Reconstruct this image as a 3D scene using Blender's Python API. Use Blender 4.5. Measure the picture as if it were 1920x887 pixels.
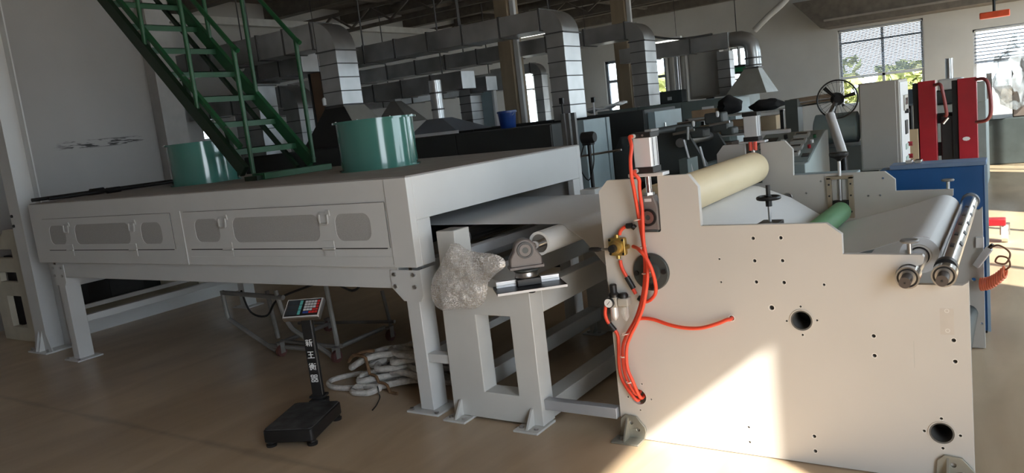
import bpy, bmesh, math, random
from mathutils import Vector, Matrix, noise
for o in list(bpy.data.objects): bpy.data.objects.remove(o)
SC = bpy.context.scene
C = SC.collection
PI = math.pi
random.seed(7)

# ------------------------------------------------------------------ camera, sky, sun, exposure
CAM_R = Matrix(((0.8314239668950828, 0.012677835905458915, 0.5554938881294721),
                (0.5440033052343504, 0.18494721244546208, -0.8184466583124128),
                (-0.1131131785714932, 0.982666678526044, 0.14687276040180536)))
EYE = Vector((0, 0, 1.6)); FPX = 1440.8
cd = bpy.data.cameras.new('camera'); cd.sensor_width = 36; cd.lens = 36 * FPX / 1920; cd.clip_start = .05; cd.clip_end = 300
cam = bpy.data.objects.new('camera', cd); C.objects.link(cam)
cam.matrix_world = Matrix.Translation(EYE) @ CAM_R.to_4x4()
SC.camera = cam

wd = bpy.data.worlds.new('sky'); SC.world = wd; wd.use_nodes = True
wn = wd.node_tree; wn.nodes.clear()
w_out = wn.nodes.new('ShaderNodeOutputWorld'); w_bg = wn.nodes.new('ShaderNodeBackground')
w_bg.inputs['Color'].default_value = (.80, .90, 1.0, 1); w_bg.inputs['Strength'].default_value = 6.5
wn.links.new(w_bg.outputs[0], w_out.inputs[0])

SUN_DIR = Vector((-1, .63, -.823))
sd = bpy.data.lights.new('sun', 'SUN'); sd.energy = 15; sd.angle = math.radians(.8); sd.color = (1, .93, .82)
sun = bpy.data.objects.new('sun', sd); C.objects.link(sun); sun.location = (8, -4, 9)
sun.rotation_euler = SUN_DIR.to_track_quat('-Z', 'Y').to_euler()

SC.view_settings.view_transform = 'Standard'; SC.view_settings.look = 'None'
SC.view_settings.exposure = .45; SC.view_settings.gamma = 1; SC.view_settings.use_curve_mapping = False
try:
    SC.cycles.use_denoising = True; SC.cycles.max_bounces = 10; SC.cycles.diffuse_bounces = 5; SC.cycles.transparent_max_bounces = 16
except Exception: pass

# ------------------------------------------------------------------ helpers
def ray(u, v): return CAM_R @ Vector((u - 960., 443.5 - v, -FPX))
def at(u, v, Y):            # point of the plane y = Y
    d = ray(u, v); return EYE + d * (Y / d.y)
def atx(u, v, X):
    d = ray(u, v); return EYE + d * (X / d.x)
def atz(u, v, Z):
    d = ray(u, v); return EYE + d * ((Z - 1.6) / d.z)

MATS = {}
def mat(name, col, rough=.5, metal=0., var=.08, scale=6., bump=0., bscale=60., detail=4., coat=0., spec=.5, stretch=None, rvar=.1):
    if name in MATS: return MATS[name]
    m = bpy.data.materials.new(name); m.use_nodes = True; t = m.node_tree; N = t.nodes; L = t.links
    b = N['Principled BSDF']
    tc = N.new('ShaderNodeTexCoord'); mp = N.new('ShaderNodeMapping'); L.new(tc.outputs['Object'], mp.inputs[0])
    if stretch: mp.inputs['Scale'].default_value = stretch
    nz = N.new('ShaderNodeTexNoise'); nz.inputs['Scale'].default_value = scale; nz.inputs['Detail'].default_value = detail
    L.new(mp.outputs[0], nz.inputs['Vector'])
    cr = N.new('ShaderNodeValToRGB'); L.new(nz.outputs['Fac'], cr.inputs[0])
    cr.color_ramp.elements[0].position = .3; cr.color_ramp.elements[1].position = .7
    cr.color_ramp.elements[0].color = [max(0, c * (1 - var)) for c in col] + [1]
    cr.color_ramp.elements[1].color = [min(1, c * (1 + var)) for c in col] + [1]
    L.new(cr.outputs[0], b.inputs['Base Color'])
    mr = N.new('ShaderNodeMapRange'); L.new(nz.outputs['Fac'], mr.inputs[0])
    mr.inputs['To Min'].default_value = max(.02, rough * (1 - rvar)); mr.inputs['To Max'].default_value = min(1, rough * (1 + rvar))
    L.new(mr.outputs[0], b.inputs['Roughness'])
    b.inputs['Metallic'].default_value = metal
    b.inputs['Specular IOR Level'].default_value = spec
    if coat: b.inputs['Coat Weight'].default_value = coat
    if bump:
        n2 = N.new('ShaderNodeTexNoise'); n2.inputs['Scale'].default_value = bscale; n2.inputs['Detail'].default_value = 3
        L.new(mp.outputs[0], n2.inputs['Vector'])
        bp = N.new('ShaderNodeBump'); bp.inputs['Strength'].default_value = bump; bp.inputs['Distance'].default_value = .01
        L.new(n2.outputs['Fac'], bp.inputs['Height']); L.new(bp.outputs[0], b.inputs['Normal'])
    MATS[name] = m
    return m

class MB:
    def __init__(s): s.v = []; s.f = []
    def add(s, vs, fs):
        k = len(s.v); s.v += [Vector(p) for p in vs]; s.f += [[i + k for i in q] for q in fs]; return s
    def box(s, x0, x1, y0, y1, z0, z1):
        return s.add([(x0,y0,z0),(x1,y0,z0),(x1,y1,z0),(x0,y1,z0),(x0,y0,z1),(x1,y0,z1),(x1,y1,z1),(x0,y1,z1)],
                     [(0,3,2,1),(4,5,6,7),(0,1,5,4),(1,2,6,5),(2,3,7,6),(3,0,4,7)])
    def hexa(s, p):            # 8 points: lower ring ccw, upper ring ccw
        return s.add(p, [(0,3,2,1),(4,5,6,7),(0,1,5,4),(1,2,6,5),(2,3,7,6),(3,0,4,7)])
    def bar(s, a, b, w, h, up=(0,0,1)):
        a = Vector(a); b = Vector(b); d = (b - a).normalized(); u = Vector(up)
        if abs(d.dot(u)) > .98: u = Vector((0, 1, 0))
        r = d.cross(u).normalized(); u = r.cross(d).normalized(); r = r * w / 2; u = u * h / 2
        return s.hexa([a - r - u, a + r - u, a + r + u, a - r + u, b - r - u, b + r - u, b + r + u, b - r + u])
    def ring(s, c, ax, r, n, ph=0.):
        ax = Vector(ax).normalized(); t = Vector((0, 0, 1)) if abs(ax.z) < .9 else Vector((1, 0, 0))
        e1 = ax.cross(t).normalized(); e2 = ax.cross(e1).normalized()
        return [Vector(c) + (e1 * math.cos(ph + 2 * PI * i / n) + e2 * math.sin(ph + 2 * PI * i / n)) * r for i in range(n)]
    def cyl(s, a, b, r, r2=None, n=20, caps=True):
        a = Vector(a); b = Vector(b); r2 = r if r2 is None else r2
        A = s.ring(a, b - a, r, n); B = s.ring(b, b - a, r2, n); k = len(s.v); s.v += A + B
        for i in range(n):
            j = (i + 1) % n; s.f.append([k + i, k + n + i, k + n + j, k + j])
        if caps: s.f.append([k + i for i in range(n)]); s.f.append([k + n + i for i in range(n)][::-1])
        return s
    def pipe(s, a, b, ro, ri, n=24):      # hollow cylinder
        a = Vector(a); b = Vector(b); d = b - a
        R = [s.ring(a, d, ro, n), s.ring(b, d, ro, n), s.ring(b, d, ri, n), s.ring(a, d, ri, n)]
        k = len(s.v)
        for q in R: s.v += q
        for m in range(4):
            p = (m + 1) % 4
            for i in range(n):
                j = (i + 1) % n; s.f.append([k + m * n + i, k + p * n + i, k + p * n + j, k + m * n + j])
        return s
    def lathe(s, c, ax, prof, n=24):      # prof = [(distance along ax, radius)]
        ax = Vector(ax).normalized(); k = len(s.v); c = Vector(c)
        for (h, r) in prof: s.v += s.ring(c + ax * h, ax, max(r, 1e-4), n)
        for m in range(len(prof) - 1):
            for i in range(n):
                j = (i + 1) % n; s.f.append([k + m * n + i, k + (m + 1) * n + i, k + (m + 1) * n + j, k + m * n + j])
        s.f.append([k + i for i in range(n)]); q = k + (len(prof) - 1) * n; s.f.append([q + i for i in range(n)][::-1])
        return s
    def tube(s, pts, r, n=8, closed=False):
        P = [Vector(p) for p in pts]; m = len(P); k = len(s.v); prev = None
        for i, p in enumerate(P):
            if closed: d = P[(i + 1) % m] - P[i - 1]
            else: d = P[min(i + 1, m - 1)] - P[max(i - 1, 0)]
            d.normalize()
            if prev is None:
                t = Vector((0, 0, 1)) if abs(d.z) < .9 else Vector((1, 0, 0)); e1 = d.cross(t).normalized()
            else:
                e1 = prev - d * prev.dot(d); e1.normalize()
            prev = e1; e2 = d.cross(e1)
            for q in range(n):
                a = 2 * PI * q / n; s.v.append(p + (e1 * math.cos(a) + e2 * math.sin(a)) * r)
        for i in range(m if closed else m - 1):
            i2 = (i + 1) % m
            for q in range(n):
                j = (q + 1) % n; s.f.append([k + i * n + q, k + i2 * n + q, k + i2 * n + j, k + i * n + j][::-1])
        if not closed:
            s.f.append([k + q for q in range(n)]); s.f.append([k + (m - 1) * n + q for q in range(n)][::-1])
        return s
    def prism(s, poly, axis, a, b):       # poly in (x,z) for axis Y, (y,z) for X, (x,y) for Z; convex or nearly
        def P(p, t): return {'Y': (p[0], t, p[1]), 'X': (t, p[0], p[1]), 'Z': (p[0], p[1], t)}[axis]
        n = len(poly); k = len(s.v)
        s.v += [Vector(P(p, a)) for p in poly] + [Vector(P(p, b)) for p in poly]
        for i in range(n):
            j = (i + 1) % n; s.f.append([k + i, k + j, k + n + j, k + n + i])
        s.f.append([k + i for i in range(n)][::-1]); s.f.append([k + n + i for i in range(n)])
        return s
    def build(s, name, m, parent=None, smooth=True, bevel=0., local=False, fix=True):
        off = Vector((0, 0, 0)) if (local or parent is None) else wloc(parent)
        me = bpy.data.meshes.new(name); me.from_pydata([p - off for p in s.v], [], s.f)
        if fix:
            bm = bmesh.new(); bm.from_mesh(me); bmesh.ops.recalc_face_normals(bm, faces=bm.faces); bm.to_mesh(me); bm.free()
        return finish(name, me, m, parent, smooth, bevel)

def finish(name, me, m, parent=None, smooth=True, bevel=0.):
    me.materials.clear(); me.materials.append(m)
    me.polygons.foreach_set('use_smooth', [bool(smooth)] * len(me.polygons))
    if smooth: me.set_sharp_from_angle(angle=.7)
    o = bpy.data.objects.new(name, me); C.objects.link(o); o.parent = parent
    if bevel:
        md = o.modifiers.new('bevel', 'BEVEL'); md.width = bevel; md.segments = 2; md.limit_method = 'ANGLE'; md.angle_limit = .6
    return o

def wloc(o):
    v = Vector((0, 0, 0))
    while o is not None: v += o.location; o = o.parent
    return v

def plate(name, outline, holes, t0, t1, m, parent=None, axis='Y', bevel=0.):
    cu = bpy.data.curves.new(name + '_c', 'CURVE'); cu.dimensions = '2D'; cu.fill_mode = 'BOTH'; cu.extrude = abs(t1 - t0) / 2
    loops = [outline]
    for h in holes:
        if len(h) == 3 and not hasattr(h[0], '__len__'):
            n = 32 if h[2] > .02 else 12
            loops.append([(h[0] + h[2] * math.cos(2 * PI * i / n), h[1] + h[2] * math.sin(2 * PI * i / n)) for i in range(n)])
        else: loops.append(h)
    for lp in loops:
        sp = cu.splines.new('POLY'); sp.points.add(len(lp) - 1); sp.use_cyclic_u = True
        for p, q in zip(sp.points, lp): p.co = (q[0], q[1], 0, 1)
    ob = bpy.data.objects.new('tmp', cu); C.objects.link(ob)
    me = bpy.data.meshes.new_from_object(ob); bpy.data.objects.remove(ob); bpy.data.curves.remove(cu)
    off = wloc(parent) if parent else Vector((0, 0, 0)); mid = (t0 + t1) / 2
    for v in me.vertices:
        x, y, z = v.co
        v.co = Vector((x, mid + z, y) if axis == 'Y' else (mid + z, x, y) if axis == 'X' else (x, y, mid + z)) - off
    bm = bmesh.new(); bm.from_mesh(me); bmesh.ops.remove_doubles(bm, verts=bm.verts, dist=1e-5)
    bmesh.ops.recalc_face_normals(bm, faces=bm.faces); bm.to_mesh(me); bm.free()
    return finish(name, me, m, parent, True, bevel)

def rrect(x0, x1, z0, z1, r, n=5, sk=0.):
    out = []
    for cx, cz, a0 in ((x1 - r, z1 - r, 0), (x0 + r, z1 - r, 90), (x0 + r, z0 + r, 180), (x1 - r, z0 + r, 270)):
        for i in range(n + 1):
            a = math.radians(a0 + 90 * i / n); out.append((cx + r * math.cos(a), cz + r * math.sin(a)))
    return out

def tag(o, label=None, cat=None, group=None, kind=None):
    if label: o['label'] = label
    if cat: o['category'] = cat
    if group: o['group'] = group
    if kind: o['kind'] = kind
    return o
def thing(name, label, cat, loc=(0, 0, 0), group=None, kind=None, rz=0.):
    o = bpy.data.objects.new(name, None); C.objects.link(o); o.location = loc; o.rotation_euler.z = rz
    o.empty_display_size = .1
    return tag(o, label, cat, group, kind)
def copy_tree(o, parent=None):
    c = o.copy(); C.objects.link(c); c.parent = parent
    for ch in list(o.children): copy_tree(ch, c)
    return c
def smooth_path(pts, n=6):
    P = [Vector(p) for p in pts]; out = []
    for i in range(len(P) - 1):
        p0 = P[max(i - 1, 0)]; p1 = P[i]; p2 = P[i + 1]; p3 = P[min(i + 2, len(P) - 1)]
        for k in range(n):
            t = k / n
            out.append(.5 * ((2 * p1) + (p2 - p0) * t + (2 * p0 - 5 * p1 + 4 * p2 - p3) * t * t + (3 * p1 - p0 - 3 * p2 + p3) * t ** 3))
    return out + [P[-1]]

# ------------------------------------------------------------------ materials
WHITE = mat('white machine paint', (.60, .61, .61), .42, var=.03, scale=3, bump=.02, bscale=200)
CREAM = mat('cream plate paint', (.555, .533, .50), .48, var=.025, scale=2.5, bump=.02, bscale=160)
DUSTY = mat('dusty top sheet', (.30, .28, .265), .7, var=.12, scale=5, bump=.05)
STANDP = mat('pale grey stand paint', (.56, .565, .55), .5, var=.04, scale=4)
OLDWHITE = mat('yellowed white paint', (.52, .49, .40), .6, var=.1, scale=5)
GREEN = mat('dark green paint', (.010, .075, .028), .42, var=.15, scale=9)
GREENDK = mat('shaded green paint', (.006, .022, .010), .5, var=.15, scale=9)  # staircase green darkened for the parts that lie in shade
DRUMG = mat('sea green gloss paint', (.06, .20, .165), .15, var=.10, scale=3, coat=.5, stretch=(1, 1, .1), bump=.06, bscale=7)
BLACK = mat('black plastic', (.012, .012, .013), .45, var=.2, scale=20)
BLACKM = mat('black metal', (.018, .018, .019), .4, metal=.3, var=.2)
DIRTY = mat('worn black plate', (.05, .052, .055), .5, var=.85, scale=14, detail=8)
CHROME = mat('chrome steel', (.72, .72, .73), .16, metal=1, var=.06)
STEEL = mat('brushed steel', (.52, .52, .52), .34, metal=1, var=.1, scale=12)
ALU = mat('aluminium', (.74, .75, .77), .32, metal=.35, var=.04)
GALV = mat('galvanised duct sheet', (.47, .475, .48), .34, metal=.85, var=.22, scale=2.5, detail=2, rvar=.35, bump=.05, bscale=5)
DUCTDK = mat('duct joint flange', (.12, .12, .12), .6, metal=.5)
CAST = mat('grey cast iron', (.17, .15, .145), .5, var=.1, bump=.08, bscale=120)
CASTDK = mat('dark grey green cast iron', (.045, .055, .055), .5, var=.15, bump=.06, bscale=100)
BRASS = mat('yellow zinc brass', (.50, .36, .12), .35, metal=.8, var=.1)
HOSE = mat('orange red hose', (.80, .075, .035), .38, var=.06)
TIE = mat('white cable tie', (.8, .62, .55), .5)
RUBBER = mat('cream rubber cover', (.80, .66, .43), .5, var=.03, scale=3)
GREENRUB = mat('green rubber cover', (.12, .26, .13), .55, var=.08)
PAPER = mat('white web material', (.66, .66, .67), .7, var=.02, scale=2)
ROLLW = mat('white sleeve', (.74, .74, .73), .45, var=.03)
MESHG = mat('grey vent gauze', (.39, .39, .385), .75, var=.16, scale=220, bump=.25, bscale=400)
BLUE = mat('blue machine paint', (.012, .10, .30), .35, var=.06)
RED = mat('red lift paint', (.30, .008, .016), .35, var=.12, coat=.2)
GREYGRN = mat('grey green machine paint', (.13, .165, .165), .5, var=.1)
DARKMACH = mat('dark oven sheet', (.026, .029, .030), .55, var=.15, scale=3)
PALEBLUE = mat('pale blue grey panel', (.30, .38, .41), .5, var=.06)
BEIGE = mat('beige cabinet paint', (.38, .36, .32), .5, var=.03)
BROWN = mat('brown column paint', (.30, .235, .16), .65, var=.14, stretch=(1, 1, .15))
CARDB = mat('cardboard', (.30, .20, .12), .85, var=.2)
CLOTH = mat('black cloth', (.008, .008, .009), .9, var=.3)
ROPE = mat('white rope', (.55, .53, .50), .9, var=.16, scale=40, bump=.5, bscale=160)
TWINE = mat('brown twine', (.16, .09, .045), .9, var=.3, scale=40)
CABLE = mat('black cable', (.02, .02, .02), .6)
LIGHTM = mat('pale plastic', (.62, .63, .64), .45, var=.04)
DARKBOLT = mat('bolt steel', (.25, .25, .25), .4, metal=.9)
# ------------------------------------------------------------------ the setting
def floor_mat():
    m = bpy.data.materials.new('polished beige floor'); m.use_nodes = True; t = m.node_tree; N = t.nodes; L = t.links; b = N['Principled BSDF']
    tc = N.new('ShaderNodeTexCoord')
    mp = N.new('ShaderNodeMapping'); mp.inputs['Scale'].default_value = (1.6, .35, 1); mp.inputs['Rotation'].default_value = (0, 0, .25); L.new(tc.outputs['Object'], mp.inputs[0])
    n1 = N.new('ShaderNodeTexNoise'); n1.inputs['Scale'].default_value = 2.2; n1.inputs['Detail'].default_value = 7; n1.inputs['Distortion'].default_value = 1.2
    L.new(mp.outputs[0], n1.inputs['Vector'])
    cr = N.new('ShaderNodeValToRGB'); L.new(n1.outputs['Fac'], cr.inputs[0])
    e = cr.color_ramp.elements; e[0].position = .28; e[0].color = (.42, .31, .20, 1); e[1].position = .72; e[1].color = (.57, .445, .31, 1)
    n2 = N.new('ShaderNodeTexNoise'); n2.inputs['Scale'].default_value = .8; n2.inputs['Detail'].default_value = 5; L.new(tc.outputs['Object'], n2.inputs['Vector'])
    c2 = N.new('ShaderNodeValToRGB'); L.new(n2.outputs['Fac'], c2.inputs[0]); e = c2.color_ramp.elements
    e[0].position = .35; e[0].color = (.80, .79, .78, 1); e[1].position = .65; e[1].color = (1.05, 1.05, 1.05, 1)
    mx = N.new('ShaderNodeMix'); mx.data_type = 'RGBA'; mx.blend_type = 'MULTIPLY'; mx.inputs[0].default_value = 1
    L.new(cr.outputs[0], mx.inputs[6]); L.new(c2.outputs[0], mx.inputs[7])
    # worn joint running across the bay: a straight dirty band with a broken edge
    sx = N.new('ShaderNodeSeparateXYZ'); L.new(tc.outputs['Object'], sx.inputs[0])
    dl = N.new('ShaderNodeMath'); dl.operation = 'MULTIPLY_ADD'; L.new(sx.outputs['X'], dl.inputs[0]); dl.inputs[1].default_value = .10; dl.inputs[2].default_value = 0
    dd = N.new('ShaderNodeMath'); dd.operation = 'SUBTRACT'; L.new(sx.outputs['Y'], dd.inputs[0]); dd.inputs[1].default_value = JOINT_Y
    ab = N.new('ShaderNodeMath'); ab.operation = 'ABSOLUTE'; L.new(dd.outputs[0], ab.inputs[0])
    n3 = N.new('ShaderNodeTexNoise'); n3.inputs['Scale'].default_value = 3.5; n3.inputs['Detail'].default_value = 6; L.new(tc.outputs['Object'], n3.inputs['Vector'])
    aw = N.new('ShaderNodeMath'); aw.operation = 'MULTIPLY_ADD'; L.new(n3.outputs['Fac'], aw.inputs[0]); aw.inputs[1].default_value = -.10; L.new(ab.outputs[0], aw.inputs[2])
    mr = N.new('ShaderNodeMapRange'); L.new(aw.outputs[0], mr.inputs[0]); mr.inputs[1].default_value = -.05; mr.inputs[2].default_value = -.012; mr.inputs[3].default_value = .72; mr.inputs[4].default_value = 1
    m2 = N.new('ShaderNodeMix'); m2.data_type = 'RGBA'; m2.blend_type = 'MULTIPLY'; m2.inputs[0].default_value = 1
    L.new(mx.outputs[2], m2.inputs[6]); L.new(mr.outputs[0], m2.inputs[7]); L.new(m2.outputs[2], b.inputs['Base Color'])
    r = N.new('ShaderNodeMapRange'); L.new(n2.outputs['Fac'], r.inputs[0]); r.inputs[3].default_value = .24; r.inputs[4].default_value = .42; L.new(r.outputs[0], b.inputs['Roughness'])
    b.inputs['Specular IOR Level'].default_value = .45
    return m
JOINT_Y = 2.42
def wall_mat(name, col):
    m = mat(name, col, .85, var=.05, scale=1.2, bump=.05, bscale=30)
    return m
WALLG = wall_mat('grey plaster', (.56, .55, .53)); WALLD = wall_mat('old grey plaster', (.44, .43, .41)); CEILM = mat('brown grey ceiling', (.26, .23, .20), .9, var=.15, scale=2)
BEAMM = mat('roof beam paint', (.15, .13, .11), .8, var=.2); CORN = mat('white cornice', (.62, .61, .58), .7)
FRAMEW = mat('white window frame', (.55, .56, .58), .5); FRAMED = mat('grey blue window frame', (.16, .19, .23), .5)

def glass_mat():
    m = bpy.data.materials.new('window glass'); m.use_nodes = True; t = m.node_tree; N = t.nodes; L = t.links; N.clear()
    o = N.new('ShaderNodeOutputMaterial'); tr = N.new('ShaderNodeBsdfTransparent'); gl = N.new('ShaderNodeBsdfGlossy'); gl.inputs['Roughness'].default_value = .03
    tr.inputs[0].default_value = (.93, .96, .96, 1); nz = N.new('ShaderNodeTexNoise'); nz.inputs['Scale'].default_value = 3
    mr = N.new('ShaderNodeMapRange'); L.new(nz.outputs['Fac'], mr.inputs[0]); mr.inputs[3].default_value = .03; mr.inputs[4].default_value = .08
    mx = N.new('ShaderNodeMixShader'); L.new(mr.outputs[0], mx.inputs[0]); L.new(tr.outputs[0], mx.inputs[1]); L.new(gl.outputs[0], mx.inputs[2]); L.new(mx.outputs[0], o.inputs[0])
    return m
GLASS = glass_mat()

def struct(o): o['kind'] = 'structure'; return o
fl_ = MB().box(-30, 30, -12, 60, -.2, 0).build('floor', floor_mat(), smooth=False); struct(fl_)

YF = 24.0; XL = -13.2; XR = 2.6; ZC = 4.6
def rect(a0, a1, b0, b1): return [(a0, b0), (a1, b0), (a1, b1), (a0, b1)]
WIN_N = [0]
def scuffed_wall():
    m = wall_mat('scuffed grey plaster', (.40, .39, .38)); t = m.node_tree; N = t.nodes; L = t.links; b = N['Principled BSDF']
    src = b.inputs['Base Color'].links[0].from_socket
    tc = N.new('ShaderNodeTexCoord'); sx = N.new('ShaderNodeSeparateXYZ'); L.new(tc.outputs['Object'], sx.inputs[0])
    mp = N.new('ShaderNodeMapping'); mp.inputs['Scale'].default_value = (1, 2.2, 14); L.new(tc.outputs['Object'], mp.inputs[0])
    nz = N.new('ShaderNodeTexNoise'); nz.inputs['Scale'].default_value = 3.2; nz.inputs['Detail'].default_value = 5; L.new(mp.outputs[0], nz.inputs['Vector'])
    def band(sock, c, w):
        s = N.new('ShaderNodeMath'); s.operation = 'SUBTRACT'; L.new(sock, s.inputs[0]); s.inputs[1].default_value = c
        a = N.new('ShaderNodeMath'); a.operation = 'ABSOLUTE'; L.new(s.outputs[0], a.inputs[0])
        r = N.new('ShaderNodeMapRange'); L.new(a.outputs[0], r.inputs[0]); r.inputs[1].default_value = w * .6; r.inputs[2].default_value = w; r.inputs[3].default_value = 1; r.inputs[4].default_value = 0; return r.outputs[0]
    q = N.new('ShaderNodeMath'); q.operation = 'MULTIPLY'; L.new(band(sx.outputs['Y'], SCUFF[0], SCUFF[1]), q.inputs[0]); L.new(band(sx.outputs['Z'], SCUFF[2], SCUFF[3]), q.inputs[1])
    th = N.new('ShaderNodeMapRange'); L.new(nz.outputs['Fac'], th.inputs[0]); th.inputs[1].default_value = .5; th.inputs[2].default_value = .6
    q2 = N.new('ShaderNodeMath'); q2.operation = 'MULTIPLY'; L.new(q.outputs[0], q2.inputs[0]); L.new(th.outputs[0], q2.inputs[1])
    mx = N.new('ShaderNodeMix'); mx.data_type = 'RGBA'; L.new(q2.outputs[0], mx.inputs[0]); L.new(src, mx.inputs[6]); mx.inputs[7].default_value = (.06, .06, .06, 1); L.new(mx.outputs[2], b.inputs['Base Color'])
    return m
SCUFF = (5.1, .62, 1.91, .055)
def window(axis, t, a0, a1, b0, b1, vs=(), hs=(), fm=None, fw=.05, frame_d=.08):
    """glazed opening: axis 'Y' -> in wall y=t spanning x a0..a1; axis 'X' -> in wall x=t spanning y a0..a1; vs / hs = mullion and transom positions"""
    WIN_N[0] += 1
    fm = fm or FRAMEW
    w = thing('window_%d' % WIN_N[0], None, None, (0, 0, 0), kind='structure')
    def bx(mb, p0, p1, q0, q1, d):
        return mb.box(p0, p1, t - d, t + d, q0, q1) if axis == 'Y' else mb.box(t - d, t + d, p0, p1, q0, q1)
    d = frame_d / 2
    m = MB(); bx(m, a0, a0 + fw, b0, b1, d); bx(m, a1 - fw, a1, b0, b1, d); bx(m, a0, a1, b0, b0 + fw, d); bx(m, a0, a1, b1 - fw, b1, d)
    m.build('window_frame', fm, w, smooth=False)
    for x in vs: bx(MB(), x - fw / 2, x + fw / 2, b0, b1, d * .8).build('mullion', fm, w, smooth=False)
    for z in hs: bx(MB(), a0, a1, z - fw / 2, z + fw / 2, d * .8).build('transom', fm, w, smooth=False)
    xs = [a0] + sorted(vs) + [a1]; zs = [b0] + sorted(hs) + [b1]
    for i in range(len(xs) - 1):
        for j in range(len(zs) - 1):
            bx(MB(), xs[i], xs[i + 1], zs[j], zs[j + 1], .003).build('pane', GLASS, w, smooth=False)
    return w

far_w = [(-4.37, -2.22, .95, 3.09), (-1.08, 2.3, 1.0, 2.6), (-11.75, -11.2, 1.0, 3.23), (-10.15, -9.58, 1.0, 3.28), (-7.48, -6.9, 1.2, 3.06)]
struct(plate('wall_far', rect(XL, XR, -.05, ZC + .3), [rect(*w) for w in far_w], YF, YF + .3, WALLG))
window('Y', YF + .12, *far_w[0], vs=[-3.24], hs=[1.74, 2.72], fw=.07)
window('Y', YF + .12, *far_w[1], vs=[.6], hs=[1.75], fw=.07)
window('Y', YF + .12, *far_w[2], hs=[2.55], fm=FRAMED, fw=.09)
window('Y', YF + .12, *far_w[3], hs=[2.5], fm=FRAMED, fw=.09)
window('Y', YF + .12, *far_w[4], vs=[-7.22], hs=[2.1])
lw = [(9.3, 9.62, 1.9, 2.72), (10.3, 10.75, 1.2, 2.7), (20.2, 20.95, 1.2, 3.1), (21.25, 22.1, 1.2, 3.15)]
struct(plate('wall_left_far', rect(6.1, YF, -.05, ZC + .3), [rect(*w) for w in lw], XL - .3, XL, WALLD, axis='X'))
for w in lw: window('X', XL - .12, *w, hs=[w[2] + (w[3] - w[2]) * .7], fm=FRAMEW)
struct(MB().box(-9.5, -9.2, -6, 6.1, 0, ZC + .3).build('wall_left', scuffed_wall(), smooth=False))
struct(MB().box(XL, -9.2, 6.05, 6.25, 0, ZC + .3).build('wall_left_return', WALLG, smooth=False))
# right wall: tall doorway beside the camera, then a row of windows
dr = (-1.7, 1.01, .0, 3.62)
rw = [(4.72, 8.3, .7, 3.3), (11.9, 14.1, .7, 4.2), (16.2, 17.6, 2.7, 4.2), (19.0, 22.6, .7, 4.2)]  # unseen high window added, back tops raised, to brighten the far hall
struct(plate('wall_right', rect(-6, YF, -.05, ZC + .3), [rect(dr[0], dr[1], .001, dr[3])] + [rect(*w) for w in rw], XR, XR + .25, WALLG, axis='X'))
window('X', XR + .12, *rw[0], vs=[5.42, 6.15, 7.1], fw=.06)
window('X', XR + .12, *rw[1], vs=[12.35, 12.95, 13.5], fw=.06)
window('X', XR + .12, *rw[2], vs=[16.9], fw=.06)
window('X', XR + .12, *rw[3], vs=[19.9, 20.8, 21.7], fw=.06)
struct(MB().box(-9.5, XR + .25, -6.2, -6, 0, ZC + .3).build('wall_back', WALLG, smooth=False))
struct(MB().box(XL - .3, XR + .3, -6.2, YF + .3, ZC, ZC + .2).build('ceiling', CEILM, smooth=False))
k = 0
for y in (9, 11.2, 13.4, 15.6, 17.8, 20, 22.2):
    struct(MB().box(XL, XR, y, y + .22, ZC - .34, ZC).build('roof_beam', BEAMM, smooth=False))
for x in (-11.6, -9.4, -7.2, -5, -2.8, -.6):
    struct(MB().box(x, x + .12, 6.3, YF, ZC - .16, ZC - .001).build('roof_purlin', BEAMM, smooth=False))
struct(MB().box(XL, XL + .18, 6.3, YF, 4.12, 4.26).build('trim_1', CORN, smooth=False))
# dark boxed soffit over the far window wall
sf = MB().prism([(-4.6, 3.16), (XR, 3.16), (XR, 3.95), (-5.3, 3.95)], 'Y', 22.9, YF).build('soffit', BEAMM, smooth=False); struct(sf)
struct(MB().box(-4.5, XR, 22.86, 22.9, 3.32, 3.37).build('trim_2', mat('pale batten', (.3, .27, .24), .7), smooth=False))
# pilaster at the end of the left wall
struct(MB().box(-9.22, -9.0, 5.8, 6.12, 0, ZC).build('trim_3', mat('pilaster plaster', (.44, .435, .425), .8), smooth=False))
# outside world seen through the glass
outg = MB().box(-80, 80, 60, 130, -.5, -.1).build('ground_outside', mat('pale yard concrete', (.5, .49, .46), .9), smooth=False); struct(outg)
def block(name, label, x0, x1, y0, y1, h, col):
    t = thing(name, label, 'building', (x0, y0, 0))
    MB().box(x0, x1, y0, y1, 0, h).build('wall', mat(name + ' wall ' + label[:8], col, .8), t, smooth=False)
    MB().box(x0 - .3, x1 + .3, y0 - .3, y1 + .3, h, h + .35).build('roof', mat('roof ' + label[:8], (.16, .19, .23), .7), t, smooth=False)
    n = int((x1 - x0) / 3)
    for i in range(n):
        MB().box(x0 + 1 + i * 3, x0 + 2.4 + i * 3, y0 - .05, y0 + .05, 1.2, h - .8).build('window', FRAMED, t, smooth=False)
block('neighbour_building', 'pale workshop building outside beyond the narrow far windows', -31, -18, 52, 58, 3.2, (.55, .57, .60))
LEAF = mat('sunlit foliage', (.22, .24, .07), .8, var=.5, scale=3, bump=.6, bscale=8)
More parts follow.
